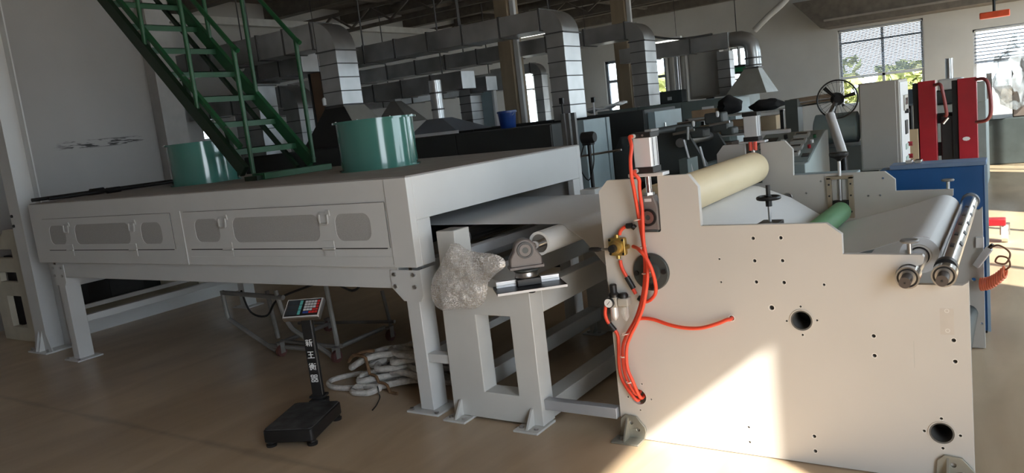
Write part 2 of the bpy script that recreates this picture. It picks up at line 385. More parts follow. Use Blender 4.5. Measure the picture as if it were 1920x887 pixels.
def bush(x, y, r, h, label):
    t = thing('shrub', label, 'shrub', (x, y, -.1), group='shrubs outside the big window')
    m = MB(); rnd = random.Random(int(x * 10))
    for q in range(60):
        a = rnd.random() * 2 * PI; rr = r * math.sqrt(rnd.random()); z = h * (.2 + .8 * rnd.random()); s = .28
        c = Vector((x + rr * math.cos(a) * (1 - .3 * z / h), y + rr * math.sin(a), z))
        pts = [c + Vector((rnd.uniform(-s, s), rnd.uniform(-s, s), rnd.uniform(-s, s))) for _ in range(6)]
        m.add(pts, [(0, 1, 2), (0, 2, 3), (3, 4, 5), (1, 4, 5), (2, 5, 0)])
    m.build('foliage', LEAF, t, smooth=False)
    MB().cyl((x, y, -.1), (x, y, h * .6), .08, .04, 8).build('stem', BROWN, t)
bush(-5.5, 30, 1.0, 2.3, 'yellow green bush outside, seen low in the large far window beside the beige cabinet')
bush(-3.4, 30, 1.1, 2.0, 'low sunlit bush outside, under the right half of the large far window')
bush(-13.2, 32, 1.2, 3.0, 'pale bush outside, in the lower pane of the second narrow far window')
# ------------------------------------------------------------------ drying oven in the foreground
OX0, OX1, OY0, OY1, OZ0, OZ1 = -7.04, -2.79, 3.15, 5.15, .868, 1.372
ov = thing('drying_oven', 'long white box oven on legs, carrying green drums and a staircase', 'oven', (-4.9, 4.15, 0))
b = MB()
b.box(OX0, OX1, OY0, OY0 + .05, OZ0, OZ1 - .004)                        # front skin
b.box(OX0, OX1, OY1 - .05, OY1, OZ0, OZ1 - .004)                        # rear skin
b.box(OX0, OX0 + .05, OY0 + .05, OY1 - .05, OZ0, OZ1 - .004)            # left end
b.box(OX1 - .05, OX1, OY0 + .05, OY1 - .05, 1.126, OZ1 - .004)          # lintel over the outlet
b.box(OX1 - .05, OX1, OY0 + .05, OY0 + .165, OZ0, 1.126)
b.box(OX1 - .05, OX1, OY1 - .15, OY1 - .05, OZ0, 1.126)
b.box(OX0 + .05, OX1 - .05, OY0 + .05, OY1 - .05, OZ1 - .03, OZ1 - .004)
body = b.build('body', WHITE, ov, bevel=.004)
MB().box(OX0 + .01, OX1 - .01, OY0 + .012, OY1 - .012, OZ1 - .004, OZ1 + .003).build('top_sheet', DUSTY, ov, smooth=False)
MB().box(OX0 + .06, OX1 - .5, OY0 + .06, OY1 - .06, OZ0, OZ0 + .03).build('bottom_sheet', BLACKM, ov, smooth=False)
FY = OY0
def oven_door(x0, x1, z0, z1, wins, lat, hin):
    d = plate('door', rect(x0, x1, z0, z1), [rrect(a, c, e, g, .055, 6) for a, c, e, g in wins], FY - .007, FY - .0005, WHITE, ov)
    for a, c, e, g in wins:
        MB().prism(rrect(a - .004, c + .004, e - .004, g + .004, .056, 6), 'Y', FY - .004, FY - .0012).build('vent_mesh', MESHG, d)
    for x, z in lat:
        l = MB(); l.box(x - .045, x + .045, FY - .014, FY - .007, z + .012, z + .034)
        l.tube(smooth_path([(x - .034, FY - .02, z + .02), (x - .034, FY - .022, z - .02), (x - .024, FY - .022, z - .036), (x + .024, FY - .022, z - .036), (x + .034, FY - .022, z - .02), (x + .034, FY - .02, z + .02)], 4), .006, 6)
        l.box(x + .022, x + .05, FY - .02, FY - .013, z + .03, z + .046)
        l.build('latch', mat('pale zinc latch', (.56, .57, .57), .35, metal=.25), d)
    for x in hin:
        h = MB(); h.box(x - .045, x + .045, FY - .011, FY - .007, z0 + .006, z0 + .045); h.box(x - .045, x + .045, FY - .011, FY - .007, z0 - .05, z0 - .012)
        h.cyl((x - .05, FY - .013, z0 - .002), (x + .05, FY - .013, z0 - .002), .007, n=8); h.build('hinge', WHITE, d)
    MB().box(x0 + .02, x1 - .02, FY - .003, FY - .0004, z0 - .007, z0 - .0005).build('dark_gap_strip', BLACK, d, smooth=False)  # black strip colours in the unlit gap under the door
    MB().box(x0, x1, FY - .0072, FY - .0004, z1 + .0002, z1 + .0022).box(x1 + .0002, x1 + .0022, FY - .006, FY - .0004, z0, z1).build('shadow_gap', mat('dark door gap', (.12, .12, .12), .8), d, smooth=False)
    return d
oven_door(-4.846, -2.966, .982, 1.240, [(-4.74, -4.471, 1.03, 1.188), (-4.327, -3.508, 1.026, 1.188), (-3.372, -3.088, 1.025, 1.185)], [(-4.411, 1.167), (-3.448, 1.166)], [-4.405, -3.447])
oven_door(-6.83, -5.01, .982, 1.240, [(-6.746, -6.493, 1.027, 1.184), (-6.339, -5.55, 1.025, 1.186), (-5.40, -5.138, 1.022, 1.18)], [(-6.441, 1.163), (-5.491, 1.158)], [-6.453, -5.536])
MB().box(-4.905, -4.885, FY - .006, FY - .0005, OZ0 + .002, 1.25).build('seam_strip', WHITE, ov, smooth=False)
MB().box(-2.95, OX1 + .004, FY - .006, FY - .0005, OZ0 + .001, OZ1 - .004).build('corner_strip', WHITE, ov, bevel=.002)
MB().box(-4.84, -2.955, FY - .004, FY - .0005, .885, .93).build('sill_strip', WHITE, ov, smooth=False)
for y in (3.19, 4.98):
    MB().box(-6.86, -2.97, y, y + .09, .735, OZ0).build('base_beam', WHITE, ov, bevel=.004)
for x0 in (-6.9, -2.95):
    MB().box(x0, x0 + .08, 3.28, 4.98, .76, OZ0).build('base_cross_beam', WHITE, ov, bevel=.004)
for x0, gl in ((-6.886, (-6.915, -6.72)), (-2.947, (-3.025, -2.80))):
    for yf, back in ((3.2, False), (4.94, True)):
        lg = MB().box(x0, x0 + .097, yf, yf + .13, .012, .80).build('leg', WHITE, ov, bevel=.004)
        MB().box(x0 - .07, x0 + .165, yf - .05, yf + .17, 0, .012).build('foot_plate', WHITE, lg, bevel=.002)
        for dx, dy in ((-.045, -.03), (.14, -.03)): MB().cyl((x0 + dx, yf + dy, .012), (x0 + dx, yf + dy, .024), .013, n=6).build('bolt', STEEL, lg)
        if not back:
            gx0, gx1 = gl
            gp = [(gx0, .845), (gx0, .74), (x0, .665), (gx1 - .02, .665), (gx1, .70), (gx1, .845)]
            g = MB().prism(gp, 'Y', 3.182, 3.189).build('gusset_plate', WHITE, ov)
            MB().box(gx1 - .02, gx1 - .012, 3.189, 3.33, .67, .845).build('gusset_side', WHITE, ov, smooth=False)
            for bx_ in (.08, .72):
                for z in (.75, .82): MB().cyl((gx0 + (gx1 - gx0) * bx_ + .015, 3.182, z), (gx0 + (gx1 - gx0) * bx_ + .015, 3.172, z), .012, n=8).build('bolt', STEEL, g)
MB().box(-6.87, -6.81, 3.33, 4.94, .305, .362).build('cross_rail', WHITE, ov, bevel=.003)
MB().box(-2.92, -2.87, 3.33, 4.94, .305, .352).build('cross_rail', WHITE, ov, bevel=.003)
tie = MB().box(-2.85, -2.70, 3.21, 3.27, .30, .352); tie.build('tie_bar', WHITE, ov, bevel=.003)

# green drums
def drum(x, y, label):
    t = thing('green_drum', label, 'drum', (x, y, OZ1 + .003), group='green drums on the oven')
    MB().pipe((x, y, OZ1 + .004), (x, y, OZ1 + .355), .28, .274, 64).build('shell', DRUMG, t)
    MB().pipe((x, y, OZ1 + .348), (x, y, OZ1 + .362), .305, .276, 64).build('rim', DRUMG, t)
    MB().pipe((x, y, OZ1 + .003), (x, y, OZ1 + .012), .30, .276, 64).build('base_ring', DRUMG, t)
    for a in (20, 110, 200, 290, 245, 335):
        r = math.radians(a); c = (x + .293 * math.cos(r), y + .293 * math.sin(r))
        MB().cyl((c[0], c[1], OZ1 + .35), (c[0], c[1], OZ1 + .367), .006, n=8).build('bolt', STEEL, t)
drum(-3.96, 4.22, 'open green steel drum on the oven top, between staircase and outlet end')
drum(-6.07, 4.22, 'green steel drum partly behind the dark stringer of the staircase')

# green staircase standing on the oven
st = thing('green_staircase', 'dark green steel staircase rising from the top of the white oven', 'staircase', (-5.05, 4.25, OZ1 + .003))
FX, FZ = -5.03, OZ1 + .0040; SL = .946                         # x lost per metre of rise
def sp(z, y, up=0.): return Vector((FX - (z - FZ) * SL, y, z + up))
ZT = 4.3
nrm = Vector((SL, 0, 1)).normalized()                          # not quite normal, only used to raise parallels
for y, m in ((3.9, GREENDK), (4.6, GREEN)):
    a = sp(FZ + .075, y); c = sp(ZT, y)
    s = MB().bar(a, c, .045, .1, up=(0, 0, 1)).build('stringer', m, st, bevel=.003)
    # foot angle
    MB().box(FX - .05, FX + .10, y - .03, y + .03, FZ, FZ + .035).build('stringer_foot', m, s, smooth=False)
MB().bar(sp(FZ + .12, 3.93, .15), sp(ZT, 3.93, .15), .035, .035).build('guard_bar', GREEN, st)
MB().bar(sp(FZ + .18, 4.52, -.13), sp(ZT, 4.52, -.13), .03, .035).build('guard_bar', GREENDK, st)
for i in range(12):
    z = 1.63 + .231 * i
    x = FX - (z - FZ) * SL
    t_ = MB(); t_.box(x - .10, x + .03, 3.92, 4.58, z, z + .006); t_.box(x + .024, x + .03, 3.92, 4.58, z - .045, z + .006); t_.box(x - .10, x - .094, 3.92, 4.58, z - .02, z + .006)
    t_.build('tread', GREEN, st, smooth=False)
    if i % 2 == 0: MB().bar((x + .02, 3.93, z - .0), (x - .02, 3.93, z + .19), .03, .03).build('strut', GREENDK, st)
MB().box(FX - .03, FX + .12, 3.93, 4.64, FZ, FZ + .05).build('foot_plate', GREEN, st, bevel=.003)
for y, xs in ((3.9, (-5.0, -5.56, -6.12, -6.68)), (4.6, (-5.08, -5.68, -6.2, -6.8))):
    for x in xs:
        zb = FZ + (FX - x) / SL
        MB().cyl((x, y, max(zb + .02, FZ + .055)), (x, y, zb + 1.06), .019, n=12).build('railing_post', GREEN, st)
    x0 = xs[0]; zb = FZ + (FX - x0) / SL + 1.06
    MB().tube([(x0 + .05, y, zb - .04), (x0, y, zb), (x0 - SL * 1.8, y, zb + 1.8)], .02, 10).build('handrail', GREEN, st)

# dark iron rods lying along the left end of the oven top
for i, (x, y0, y1, r, lab) in enumerate(((-6.99, 3.17, 4.95, .016, 'long rusty black rod lying along the outer left edge of the oven top'),
                                         (-6.94, 3.3, 5.0, .010, 'thin bright-edged steel bar lying beside the rusty rod on the oven'),
                                         (-6.87, 3.25, 4.6, .014, 'short dark rod nearest the drum on the oven top'))):
    z = OZ1 + .003 + r
    t = thing('iron_rod', lab, 'rod', (x, (y0 + y1) / 2, OZ1 + .003), group='rods on the oven top')
    MB().cyl((x, y0, z), (x + .02 * i, y1, z), r, n=10).build('shaft', (BLACKM, STEEL, BLACKM)[i], t)
    MB().cyl((x + .004 * i, y0 + .5, z), (x + .004 * i, y0 + .62, z), r * 1.9 if i != 1 else r * 1.3, n=10).build('collar', BLACKM, t)
    t.location.z += r * .9 if i != 1 else .004

# white steel H-column at the far left
cl = thing('steel_column', 'white steel H-section column with stiffened base at the left end of the oven', 'column', (-7.55, 3.36, 0), kind='structure')
CX, CY = -7.55, 3.36
MB().box(CX - .10, CX + .10, CY - .10, CY - .088, .015, ZC).box(CX - .10, CX + .10, CY + .088, CY + .10, .015, ZC).build('flange', WHITE, cl, smooth=False)
MB().box(CX - .006, CX + .006, CY - .088, CY + .088, .015, ZC).build('web', WHITE, cl, smooth=False)
MB().box(CX - .17, CX + .17, CY - .16, CY + .16, 0, .015).build('base_plate', WHITE, cl, bevel=.002)
for s in (-1, 1):
    MB().prism([(CX + s * .10, .015), (CX + s * .165, .015), (CX + s * .10, .17)], 'Y', CY - .1, CY - .09).build('stiffener', WHITE, cl, smooth=False)
    MB().prism([(CY - .10, .015), (CY - .155, .015), (CY - .10, .2)], 'X', CX + s * .03 - .004, CX + s * .03 + .004).build('stiffener', WHITE, cl, smooth=False)
    for s2 in (-1, 1): MB().cyl((CX + s * .14, CY + s2 * .13, .015), (CX + s * .14, CY + s2 * .13, .04), .013, n=6).build('anchor_bolt', STEEL, cl)
for z in (1.18, 1.27): MB().cyl((CX - .06, CY - .1, z), (CX - .06, CY - .112, z), .014, n=10).build('bolt', BLACKM, cl)

# yellowed machine frame behind the column
yf = thing('unwinder_frame', 'yellowed white machine frame with rectangular openings behind the steel column', 'machine frame', (-8.4, 3.6, 0))
plate('front_plate', [(-8.72, 0), (-7.95, 0), (-7.95, 1.12), (-8.3, 1.12), (-8.42, .98), (-8.72, .98)], [rect(-8.6, -8.2, .84, .93), rect(-8.56, -8.2, .60, .70), rect(-8.5, -8.2, .14, .46)], 3.44, 3.50, OLDWHITE, yf, bevel=.003)
plate('rear_plate', [(-8.72, 0), (-7.95, 0), (-7.95, 1.12), (-8.72, 1.12)], [rect(-8.56, -8.2, .5, .9)], 5.2, 5.26, OLDWHITE, yf)
MB().box(-8.66, -8.5, 3.5, 5.2, 1.0, 1.06).build('cross_beam', OLDWHITE, yf, smooth=False)
MB().box(-8.66, -8.1, 3.5, 5.2, .02, .10).build('lower_beam', OLDWHITE, yf, smooth=False)
# low frame beyond the column: rails running away under the oven
lf = thing('rail_frame', 'low white rail frame on the floor behind the left oven leg', 'frame', (-7.7, 4.4, 0))
for z0, z1, nm in ((0, .13, 'floor_channel'), (.50, .60, 'upper_rail')):
    MB().box(-7.83, -7.76, 3.62, 5.6, z0, z1).build(nm, WHITE, lf, bevel=.003)
MB().box(-7.88, -7.84, 3.62, 5.6, .24, .28).build('middle_rail', STANDP, lf, smooth=False)
for y in (3.62, 5.54): MB().box(-7.88, -7.78, y, y + .06, .0, .50).build('upright', WHITE, lf, smooth=False)

# ------------------------------------------------------------------ platform scale
sc = thing('platform_scale', 'black platform weighing scale with tilted display, on the floor before the oven', 'scale', (-3.41, 2.726, 0), rz=math.radians(23.6))
ps = MB().prism(rrect(-.145, .145, -.205, .205, .02, 3), 'Z', .03, .1).build('platform', BLACKM, sc, local=True, bevel=.006)
MB().prism(rrect(-.138, .138, -.198, .198, .02, 3), 'Z', .1, .105).build('platform_top', DIRTY, ps, local=True)
for sx in (-1, 1):
    for sy in (-1, 1): MB().lathe((sx * .12, sy * .17, 0), (0, 0, 1), [(0, .028), (.014, .03), (.018, .022), (.035, .022)], 12).build('foot', BLACK, sc, local=True)
MB().box(-.055, .055, .20, .25, .05, .11).build('column_bracket', BLACKM, sc, local=True, bevel=.004)
for z in (.10, .125): MB().box(-.048, .048, .20, .268, z, z + .014).build('clamp', BLACK, sc, local=True, bevel=.003)
cm = MB().box(-.031, .031, .212, .252, .1, .60).build('column', BLACKM, sc, local=True, bevel=.004)
MB().box(.0312, .0325, .214, .222, .12, .6).build('column_edge', STEEL, cm, local=True, smooth=False)
# lettering 新王衡器 built from strokes on the column front
WL = mat('white lettering', (.75, .76, .76), .6)
glyph = {
 0: [(0,.9,.45,.9),(.22,1,.22,.9),(.05,.7,.4,.7),(.0,.52,.45,.52),(.22,.7,.22,.05),(.22,.45,.02,.2),(.22,.45,.42,.25),(.6,.95,.95,.98),(.62,.95,.6,.3),(.6,.3,.5,.05),(.62,.62,1,.62),(.82,.62,.82,.0)],
 1: [(.08,.92,.92,.92),(.15,.52,.85,.52),(.0,.06,1,.06),(.5,.92,.5,.06)],
 2: [(.18,1,.0,.75),(.2,.72,.02,.45),(.14,.55,.14,.0),(.35,.95,.6,.95),(.3,.75,.65,.75),(.3,.75,.3,.45),(.65,.75,.65,.45),(.3,.6,.65,.6),(.25,.38,.7,.38),(.47,.95,.47,.3),(.47,.38,.25,.02),(.5,.3,.7,.05),(.75,.9,1,.9),(.72,.6,1,.6),(.88,.6,.88,.0)],
 3: [(.05,.98,.42,.98),(.05,.72,.42,.72),(.05,.98,.05,.72),(.42,.98,.42,.72),(.58,.98,.95,.98),(.58,.72,.95,.72),(.58,.98,.58,.72),(.95,.98,.95,.72),(0,.52,1,.52),(.5,.65,.1,.34),(.5,.6,.9,.34),(.05,.28,.42,.28),(.05,0,.42,0),(.05,.28,.05,0),(.42,.28,.42,0),(.58,.28,.95,.28),(.58,0,.95,0),(.58,.28,.58,0),(.95,.28,.95,0)]}
for i in range(4):
    l = MB(); s = .042; z0 = .44 - i * .072
    for a, c, d, e in glyph[i]: l.bar((-.021 + a * s, .2115, z0 + c * s), (-.021 + d * s, .2115, z0 + e * s), .004, .0055, up=(0, 1, 0))
    l.build('lettering', WL, cm, local=True, smooth=False)
hd = bpy.data.objects.new('display_head', None); C.objects.link(hd); hd.parent = sc; hd.scale = (.74, .74, .74); hd.location = (.0, .205, .675); hd.rotation_euler = (math.radians(38), 0, 0)
# display head, built in its own tilted frame (x across, y up the face, z out of the face)
def hb(x0, x1, y0, y1, z0, z1, nm, m, **k): return MB().box(x0, x1, y0, y1, z0, z1).build(nm, m, hd, local=True, **k)
hb(-.155, .155, -.095, .095, -.045, 0, 'housing', STEEL, bevel=.008)
hb(-.148, .148, -.088, .088, 0, .003, 'bezel', LIGHTM, bevel=.001)
hb(-.140, .140, -.080, .080, .003, .005, 'face_plate', BLACK, smooth=False)
LCD = mat('grey liquid crystal glass', (.035, .045, .055), .15); TEAL = mat('teal print', (.10, .42, .40), .5)
for r in range(3):
    y1 = .07 - r * .048
    hb(-.128, -.035, y1 - .042, y1, .005, .006, 'screen', LCD, smooth=False)
    hb(-.033, -.010, y1 - .042, y1, .005, .006, 'screen_caption', TEAL, smooth=False)
KEYW = mat('grey white key', (.55, .56, .58), .5); KEYR = mat('red key', (.55, .03, .03), .5); KEYB = mat('blue key', (.02, .06, .30), .5)
for r in range(5):
    for c_ in range(5):
        km = KEYB if (r == 4 and c_ < 2) else KEYR if (c_ == 4 or (r >= 3 and c_ >= 2) and not (r == 3 and c_ == 2)) else KEYW
        x0 = .012 + c_ * .025; y0 = .045 - r * .026
        hb(x0, x0 + .021, y0, y0 + .019, .005, .007, 'key', km, smooth=False)

# ------------------------------------------------------------------ tubular trolley under the oven
ct = thing('tube_trolley', 'rusty grey tubular trolley on small casters under the oven', 'trolley', (-4.5, 4.0, 0))
TUB = mat('dull galvanised tube', (.27, .265, .25), .55, metal=.35, var=.25)
def tb(nm, pts, r=.018): return MB().tube(pts, r, 8).build(nm, TUB, ct)
nY, rY = 3.8, 4.42
tb('bent_tube', smooth_path([at(416, 545, nY), at(427, 592, nY), at(438, 604, nY), at(498, 645, nY), at(519, 658, nY)], 3))
tb('bent_tube', smooth_path([at(517, 545, nY), at(530, 585, nY), at(545, 612, nY), at(560, 625, nY), at(615, 662, nY), at(626, 672, nY)], 3))
tb('upper_tube', [at(418, 549, nY), at(531, 558, nY)], .02)
tb('post', [at(500, 545, nY + .2), at(522, 634, nY + .2)])
tb('post', [at(610, 530, nY), at(633, 648, nY)])
tb('lower_tube', [at(500, 647, nY), at(590, 656, nY), ])
tb('lower_tube', [at(528, 640, nY + .15), at(632, 650, nY)])
tb('lower_tube', [at(528, 642, nY + .15), at(617, 607, rY)])
tb('lower_tube', [at(639, 649, nY), at(722, 614, rY)])
tb('post', [at(716, 545, rY), at(733, 612, rY)], .014)
tb('rear_tube', [at(560, 606, rY), at(740, 603, rY)], .014)
for u, v, Y in ((530, 668, 3.77), (633, 678, 3.77), (734, 640, 4.32), (617, 618, 4.42)):
    p = at(u, v, Y); p.z = .045
    w = MB().cyl((p.x - .014, p.y, .045), (p.x + .014, p.y, .045), .045, n=18).build('caster_wheel', mat('worn red wheel', (.13, .05, .045), .7), ct)
    f = MB(); f.box(p.x - .022, p.x - .017, p.y - .02, p.y + .02, .03, .115); f.box(p.x + .017, p.x + .022, p.y - .02, p.y + .02, .03, .115); f.box(p.x - .022, p.x + .022, p.y - .025, p.y + .025, .11, .118); f.build('caster_fork', TUB, w)
# loose black cable hanging under the oven
tag(MB().tube(smooth_path([at(452, 545, 3.9), at(470, 585, 3.95), at(500, 592, 3.95), at(520, 562, 3.9), at(570, 540, 3.7), at(615, 528, 3.4), at(660, 545, 3.6), at(680, 530, 3.6)], 6), .009, 6).build('cable', CABLE, smooth=True),
    'black cable drooping below the oven base beam behind the scale', 'cable')

# ------------------------------------------------------------------ heap of white rope
rnd = random.Random(11)
def rope_loop(i):
    cx = -3.36 + rnd.uniform(-.15, .13); cy = 3.62 + rnd.uniform(-.09, .06); A = rnd.uniform(.13, .30); B = rnd.uniform(.04, .10); ang_ = .2 + rnd.uniform(-.5, .5)
    z0 = .024 + .017 * i; pts = []
    p1, p2 = rnd.random() * 6, rnd.random() * 6
    for k in range(22):
        t = 2 * PI * k / 22
        x = A * math.cos(t) * (1 + .12 * math.sin(3 * t + p1)); y = B * math.sin(t) * (1 + .25 * math.sin(2 * t + p2))
        drop = max(.35, 1 - .75 * (abs(x) / .32) ** 2)
        pts.append((cx + x * math.cos(ang_) - y * math.sin(ang_), cy + x * math.sin(ang_) + y * math.cos(ang_), max(.022, z0 * drop + .012 * math.sin(2 * t + p1))))
    return smooth_path(pts + [pts[0]], 4)[:-1]
rp = thing('white_rope', 'heap of coiled off-white braided rope on the floor beside the oven leg', 'rope', (-3.42, 3.62, 0))
for i in range(19): MB().tube(rope_loop(i * .7), .021, 9, closed=True).build('coil', ROPE, rp)
MB().tube(smooth_path([(-3.60, 3.52, .03), atz(680, 700, .02), atz(630, 710, .02), atz(616, 719, .02), atz(630, 727, .02), atz(665, 727, .02), atz(700, 722, .02), (-3.45, 3.5, .04)], 6), .018, 8).build('loose_loop', ROPE, rp)
MB().tube(smooth_path([(-3.4, 3.5, .03), atz(690, 722, .02), atz(668, 726, .02), atz(662, 735, .02), atz(690, 737, .02), atz(712, 728, .02)], 6), .02, 8).build('loose_loop', ROPE, rp)
MB().tube(smooth_path([(-3.2, 3.8, .05), (-3.0, 3.75, .04), (-2.9, 3.85, .16), (-3.0, 3.95, .24), (-3.2, 3.9, .18)], 6), .02, 8).build('loose_loop', ROPE, rp)
from mathutils.bvhtree import BVHTree
bpy.context.view_layer.update()
_v = []; _f = []
for ch in rp.children:
    k_ = len(_v); _v += [ch.matrix_world @ v.co for v in ch.data.vertices]; _f += [[i + k_ for i in p.vertices] for p in ch.data.polygons]
rope_tree = BVHTree.FromPolygons(_v, _f)
def lay_on(tree, pts, r):          # rest a cord on whatever of the heap lies under it, else on the floor
    zs = []
    for p in pts:
        z = r
        for dx in (-r * 1.6, 0, r * 1.6):
            for dy in (-r * 1.6, 0, r * 1.6):
                h = tree.ray_cast(Vector((p.x + dx, p.y + dy, 1)), Vector((0, 0, -1)))
                if h[0] is not None: z = max(z, h[0].z + r * 1.5)
        zs.append(z)
    zs = [max(zs[max(0, i - 2):i + 3]) for i in range(len(zs))]
    return [Vector((p.x, p.y, z)) for p, z in zip(pts, zs)]
tw = [atz(705, 682, .16), atz(680, 690, .13), atz(660, 706, .06), atz(662, 714, .03), atz(690, 720, .035), atz(715, 727, .03), atz(745, 738, .012)]
tag(MB().tube(lay_on(rope_tree, smooth_path(tw, 8), .010), .010, 7).build('brown_twine', TWINE), 'length of brown twine trailing over the front of the rope heap', 'twine')
tag(MB().tube(lay_on(rope_tree, smooth_path([atz(709, 735, .008), atz(712, 744, .008), atz(706, 758, .008), atz(698, 768, .008)], 8), .004), .004, 6).build('wire_scrap', CABLE), 'thin bent wire scrap on the floor in front of the rope', 'wire')

dx_ = thing('shade_filler_box', 'added black box against the wall, standing in for shade beneath the far oven end', 'machine', (-8.95, 4.6, 0))  # invented box, its black fills the area where shade falls under the oven
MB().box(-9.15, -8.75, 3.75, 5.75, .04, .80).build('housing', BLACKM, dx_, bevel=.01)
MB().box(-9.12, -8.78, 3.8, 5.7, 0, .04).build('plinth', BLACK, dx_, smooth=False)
for y in (3.95, 4.6, 5.25): MB().box(-8.752, -8.742, y, y + .4, .15, .7).build('filler_panel', BLACK, dx_, bevel=.003)
# ------------------------------------------------------------------ roller stand between oven and coating machine
rs = thing('roller_stand', 'pale grey welded stand with a rectangular window, beside the oven outlet', 'stand', (-2.4, 4.05, 0))
SX0, SX1 = -2.70, -2.108
for y0, nm in ((3.2, 'front_frame'), (4.86, 'rear_frame')):
    plate(nm, [(SX0, .012), (SX1, .012), (SX1, .735), (-2.30, .745), (-2.52, .80), (SX0 + .01, .80)], [rect(-2.468, -2.245, .165, .60)], y0, y0 + .12, STANDP, rs, bevel=.004)
    p = MB().box(-2.668, -2.545, y0 + .002, y0 + .14, .79, 1.06).build('post', STANDP, rs, bevel=.004)
    MB().box(-2.655, -2.558, y0 + .012, y0 + .128, 1.0601, 1.0612).build('post_top', mat('hollow tube end', (.20, .19, .18), .8), p, smooth=False)
for x0, x1, z0, z1, nm in ((-2.205, SX1, .60, .735, 'upper_beam'), (-2.22, SX1, .02, .12, 'lower_beam'), (-2.69, -2.59, .10, .195, 'lower_beam'), (-2.69, -2.60, .62, .78, 'upper_beam')):
    MB().box(x0, x1, 3.32, 4.86, z0, z1).build(nm, STANDP, rs, bevel=.004)
for y in (3.2, 4.86):
    for x in (-2.64, -2.17):
        f = MB().box(x - .075, x + .075, y - .09, y + .10, 0, .012).build('foot_plate', STANDP, rs, bevel=.002)
        MB().prism([(y + .0, .012), (y - .075, .012), (y - .012, .10), (y, .105)], 'X', x - .006, x + .006).build('foot_gusset', STANDP, f, smooth=False)
        for dx in (-.045, .045): MB().cyl((x + dx, y - .05, .012), (x + dx, y - .05, .022), .012, n=8).build('bolt', STEEL, f)
MB().box(-2.106, -1.69, 3.225, 3.275, .095, .15).build('tie_bar', mat('bare grey steel tube', (.42, .44, .47), .45, metal=.3, var=.08), rs, bevel=.003)
# cross beam, idler roll in the gap of the outlet
MB().box(-2.60, -2.54, 3.34, 4.9, .89, .945).build('cross_beam', mat('bare grey steel tube', (.42, .44, .47)), rs, bevel=.003)
bk = thing('idler_roller', 'black idler roller in the shadow below the web at the oven outlet', 'roller', (-2.75, 4.2, .96))
MB().lathe((-2.75, 3.5, .965), (0, 1, 0), [(0, .02), (.05, .02), (.05, .047), (1.40, .047), (1.40, .02), (1.46, .02)], 24).build('barrel', mat('black roller rubber', (.012, .012, .012), .25), bk)
MB().cyl((-2.75, 3.545, .965), (-2.75, 3.555, .965), .05, n=24).build('end_ring', STEEL, bk)
for y in (3.42, 4.92): MB().box(-2.79, -2.71, y, y + .07, .80, 1.0).build('bearing_block', CASTDK, bk, bevel=.004)

# web guide bracket (turned towards the aisle)
gb = thing('guide_bracket', 'black plate bracket with rail and grey pillow block on the stand corner', 'bracket', (-2.106, 3.21, .745), rz=math.radians(42))
def gl_(mb, nm, m, par=None, **k): return mb.build(nm, m, par or gb, local=True, **k)
pl = gl_(MB().box(-.178, .178, -.09, .09, .010, .024), 'base_plate', BLACK, bevel=.001)
gl_(MB().box(-.178, .178, -.093, -.0905, .011, .023), 'bright_edge', LIGHTM, pl, smooth=False)
for x0, x1 in ((-.165, -.055), (.062, .165)):
    r_ = MB(); r_.box(x0, x1, .035, .065, .024, .036); r_.box(x0, x1, .042, .058, .036, .05); r_.box(x0, x1, .035, .065, .05, .056); gl_(r_, 'linear_rail', ALU, bevel=.001)
gl_(MB().box(-.06, .065, .0, .085, .024, .06), 'slide_block', BLACKM, bevel=.003)
gl_(MB().lathe((0, .05, .06), (0, 0, 1), [(0, .055), (.006, .063), (.012, .058), (.03, .058), (.034, .052)], 32), 'turntable', STEEL)
gl_(MB().lathe((0, .05, .094), (0, 0, 1), [(0, .063), (.006, .07), (.012, .07), (.016, .05)], 32), 'turntable_cap', CASTDK)
ang = [math.radians(a) for a in range(0, 181, 15)]
pb = [(-.085, .0), (.085, .0), (.083, .055)] + [(.058 * math.cos(a), .095 + .058 * math.sin(a)) for a in ang] + [(-.083, .055)]
hs = MB().prism([(x, z + .11) for x, z in pb], 'Y', .018, .082); hs = gl_(hs, 'pillow_block', CAST, bevel=.008)
gl_(MB().box(-.09, .09, .006, .094, .108, .124), 'block_base', CAST, bevel=.003)
gl_(MB().pipe((0, .008, .205), (0, .018, .205), .042, .033, 28), 'bearing_ring', BLACKM, hs)
gl_(MB().pipe((0, .010, .205), (0, .02, .205), .031, .016, 28), 'bearing_race', CAST, hs)
gl_(MB().cyl((0, .012, .205), (0, .03, .205), .016, n=16), 'shaft_end', CASTDK, hs)
gl_(MB().cyl((0, -.06, .0), (0, -.06, .012), .018, n=6), 'plate_bolt', BLACKM, pl)
# white guide roller
gr = thing('guide_roller', 'white-sleeved guide roller held by the pillow block under the web', 'roller', (-2.14, 4.15, .95))
MB().pipe((-2.14, 3.40, .95), (-2.14, 4.9, .95), .064, .05, 36).build('sleeve', ROLLW, gr)
MB().lathe((-2.14, 3.405, .95), (0, 1, 0), [(0, .05), (.01, .05), (.035, .028), (.05, .024)], 28).build('end_bell', CHROME, gr)
MB().cyl((-2.14, 3.313, .95), (-2.14, 3.43, .95), .022, n=20).build('shaft', CHROME, gr)

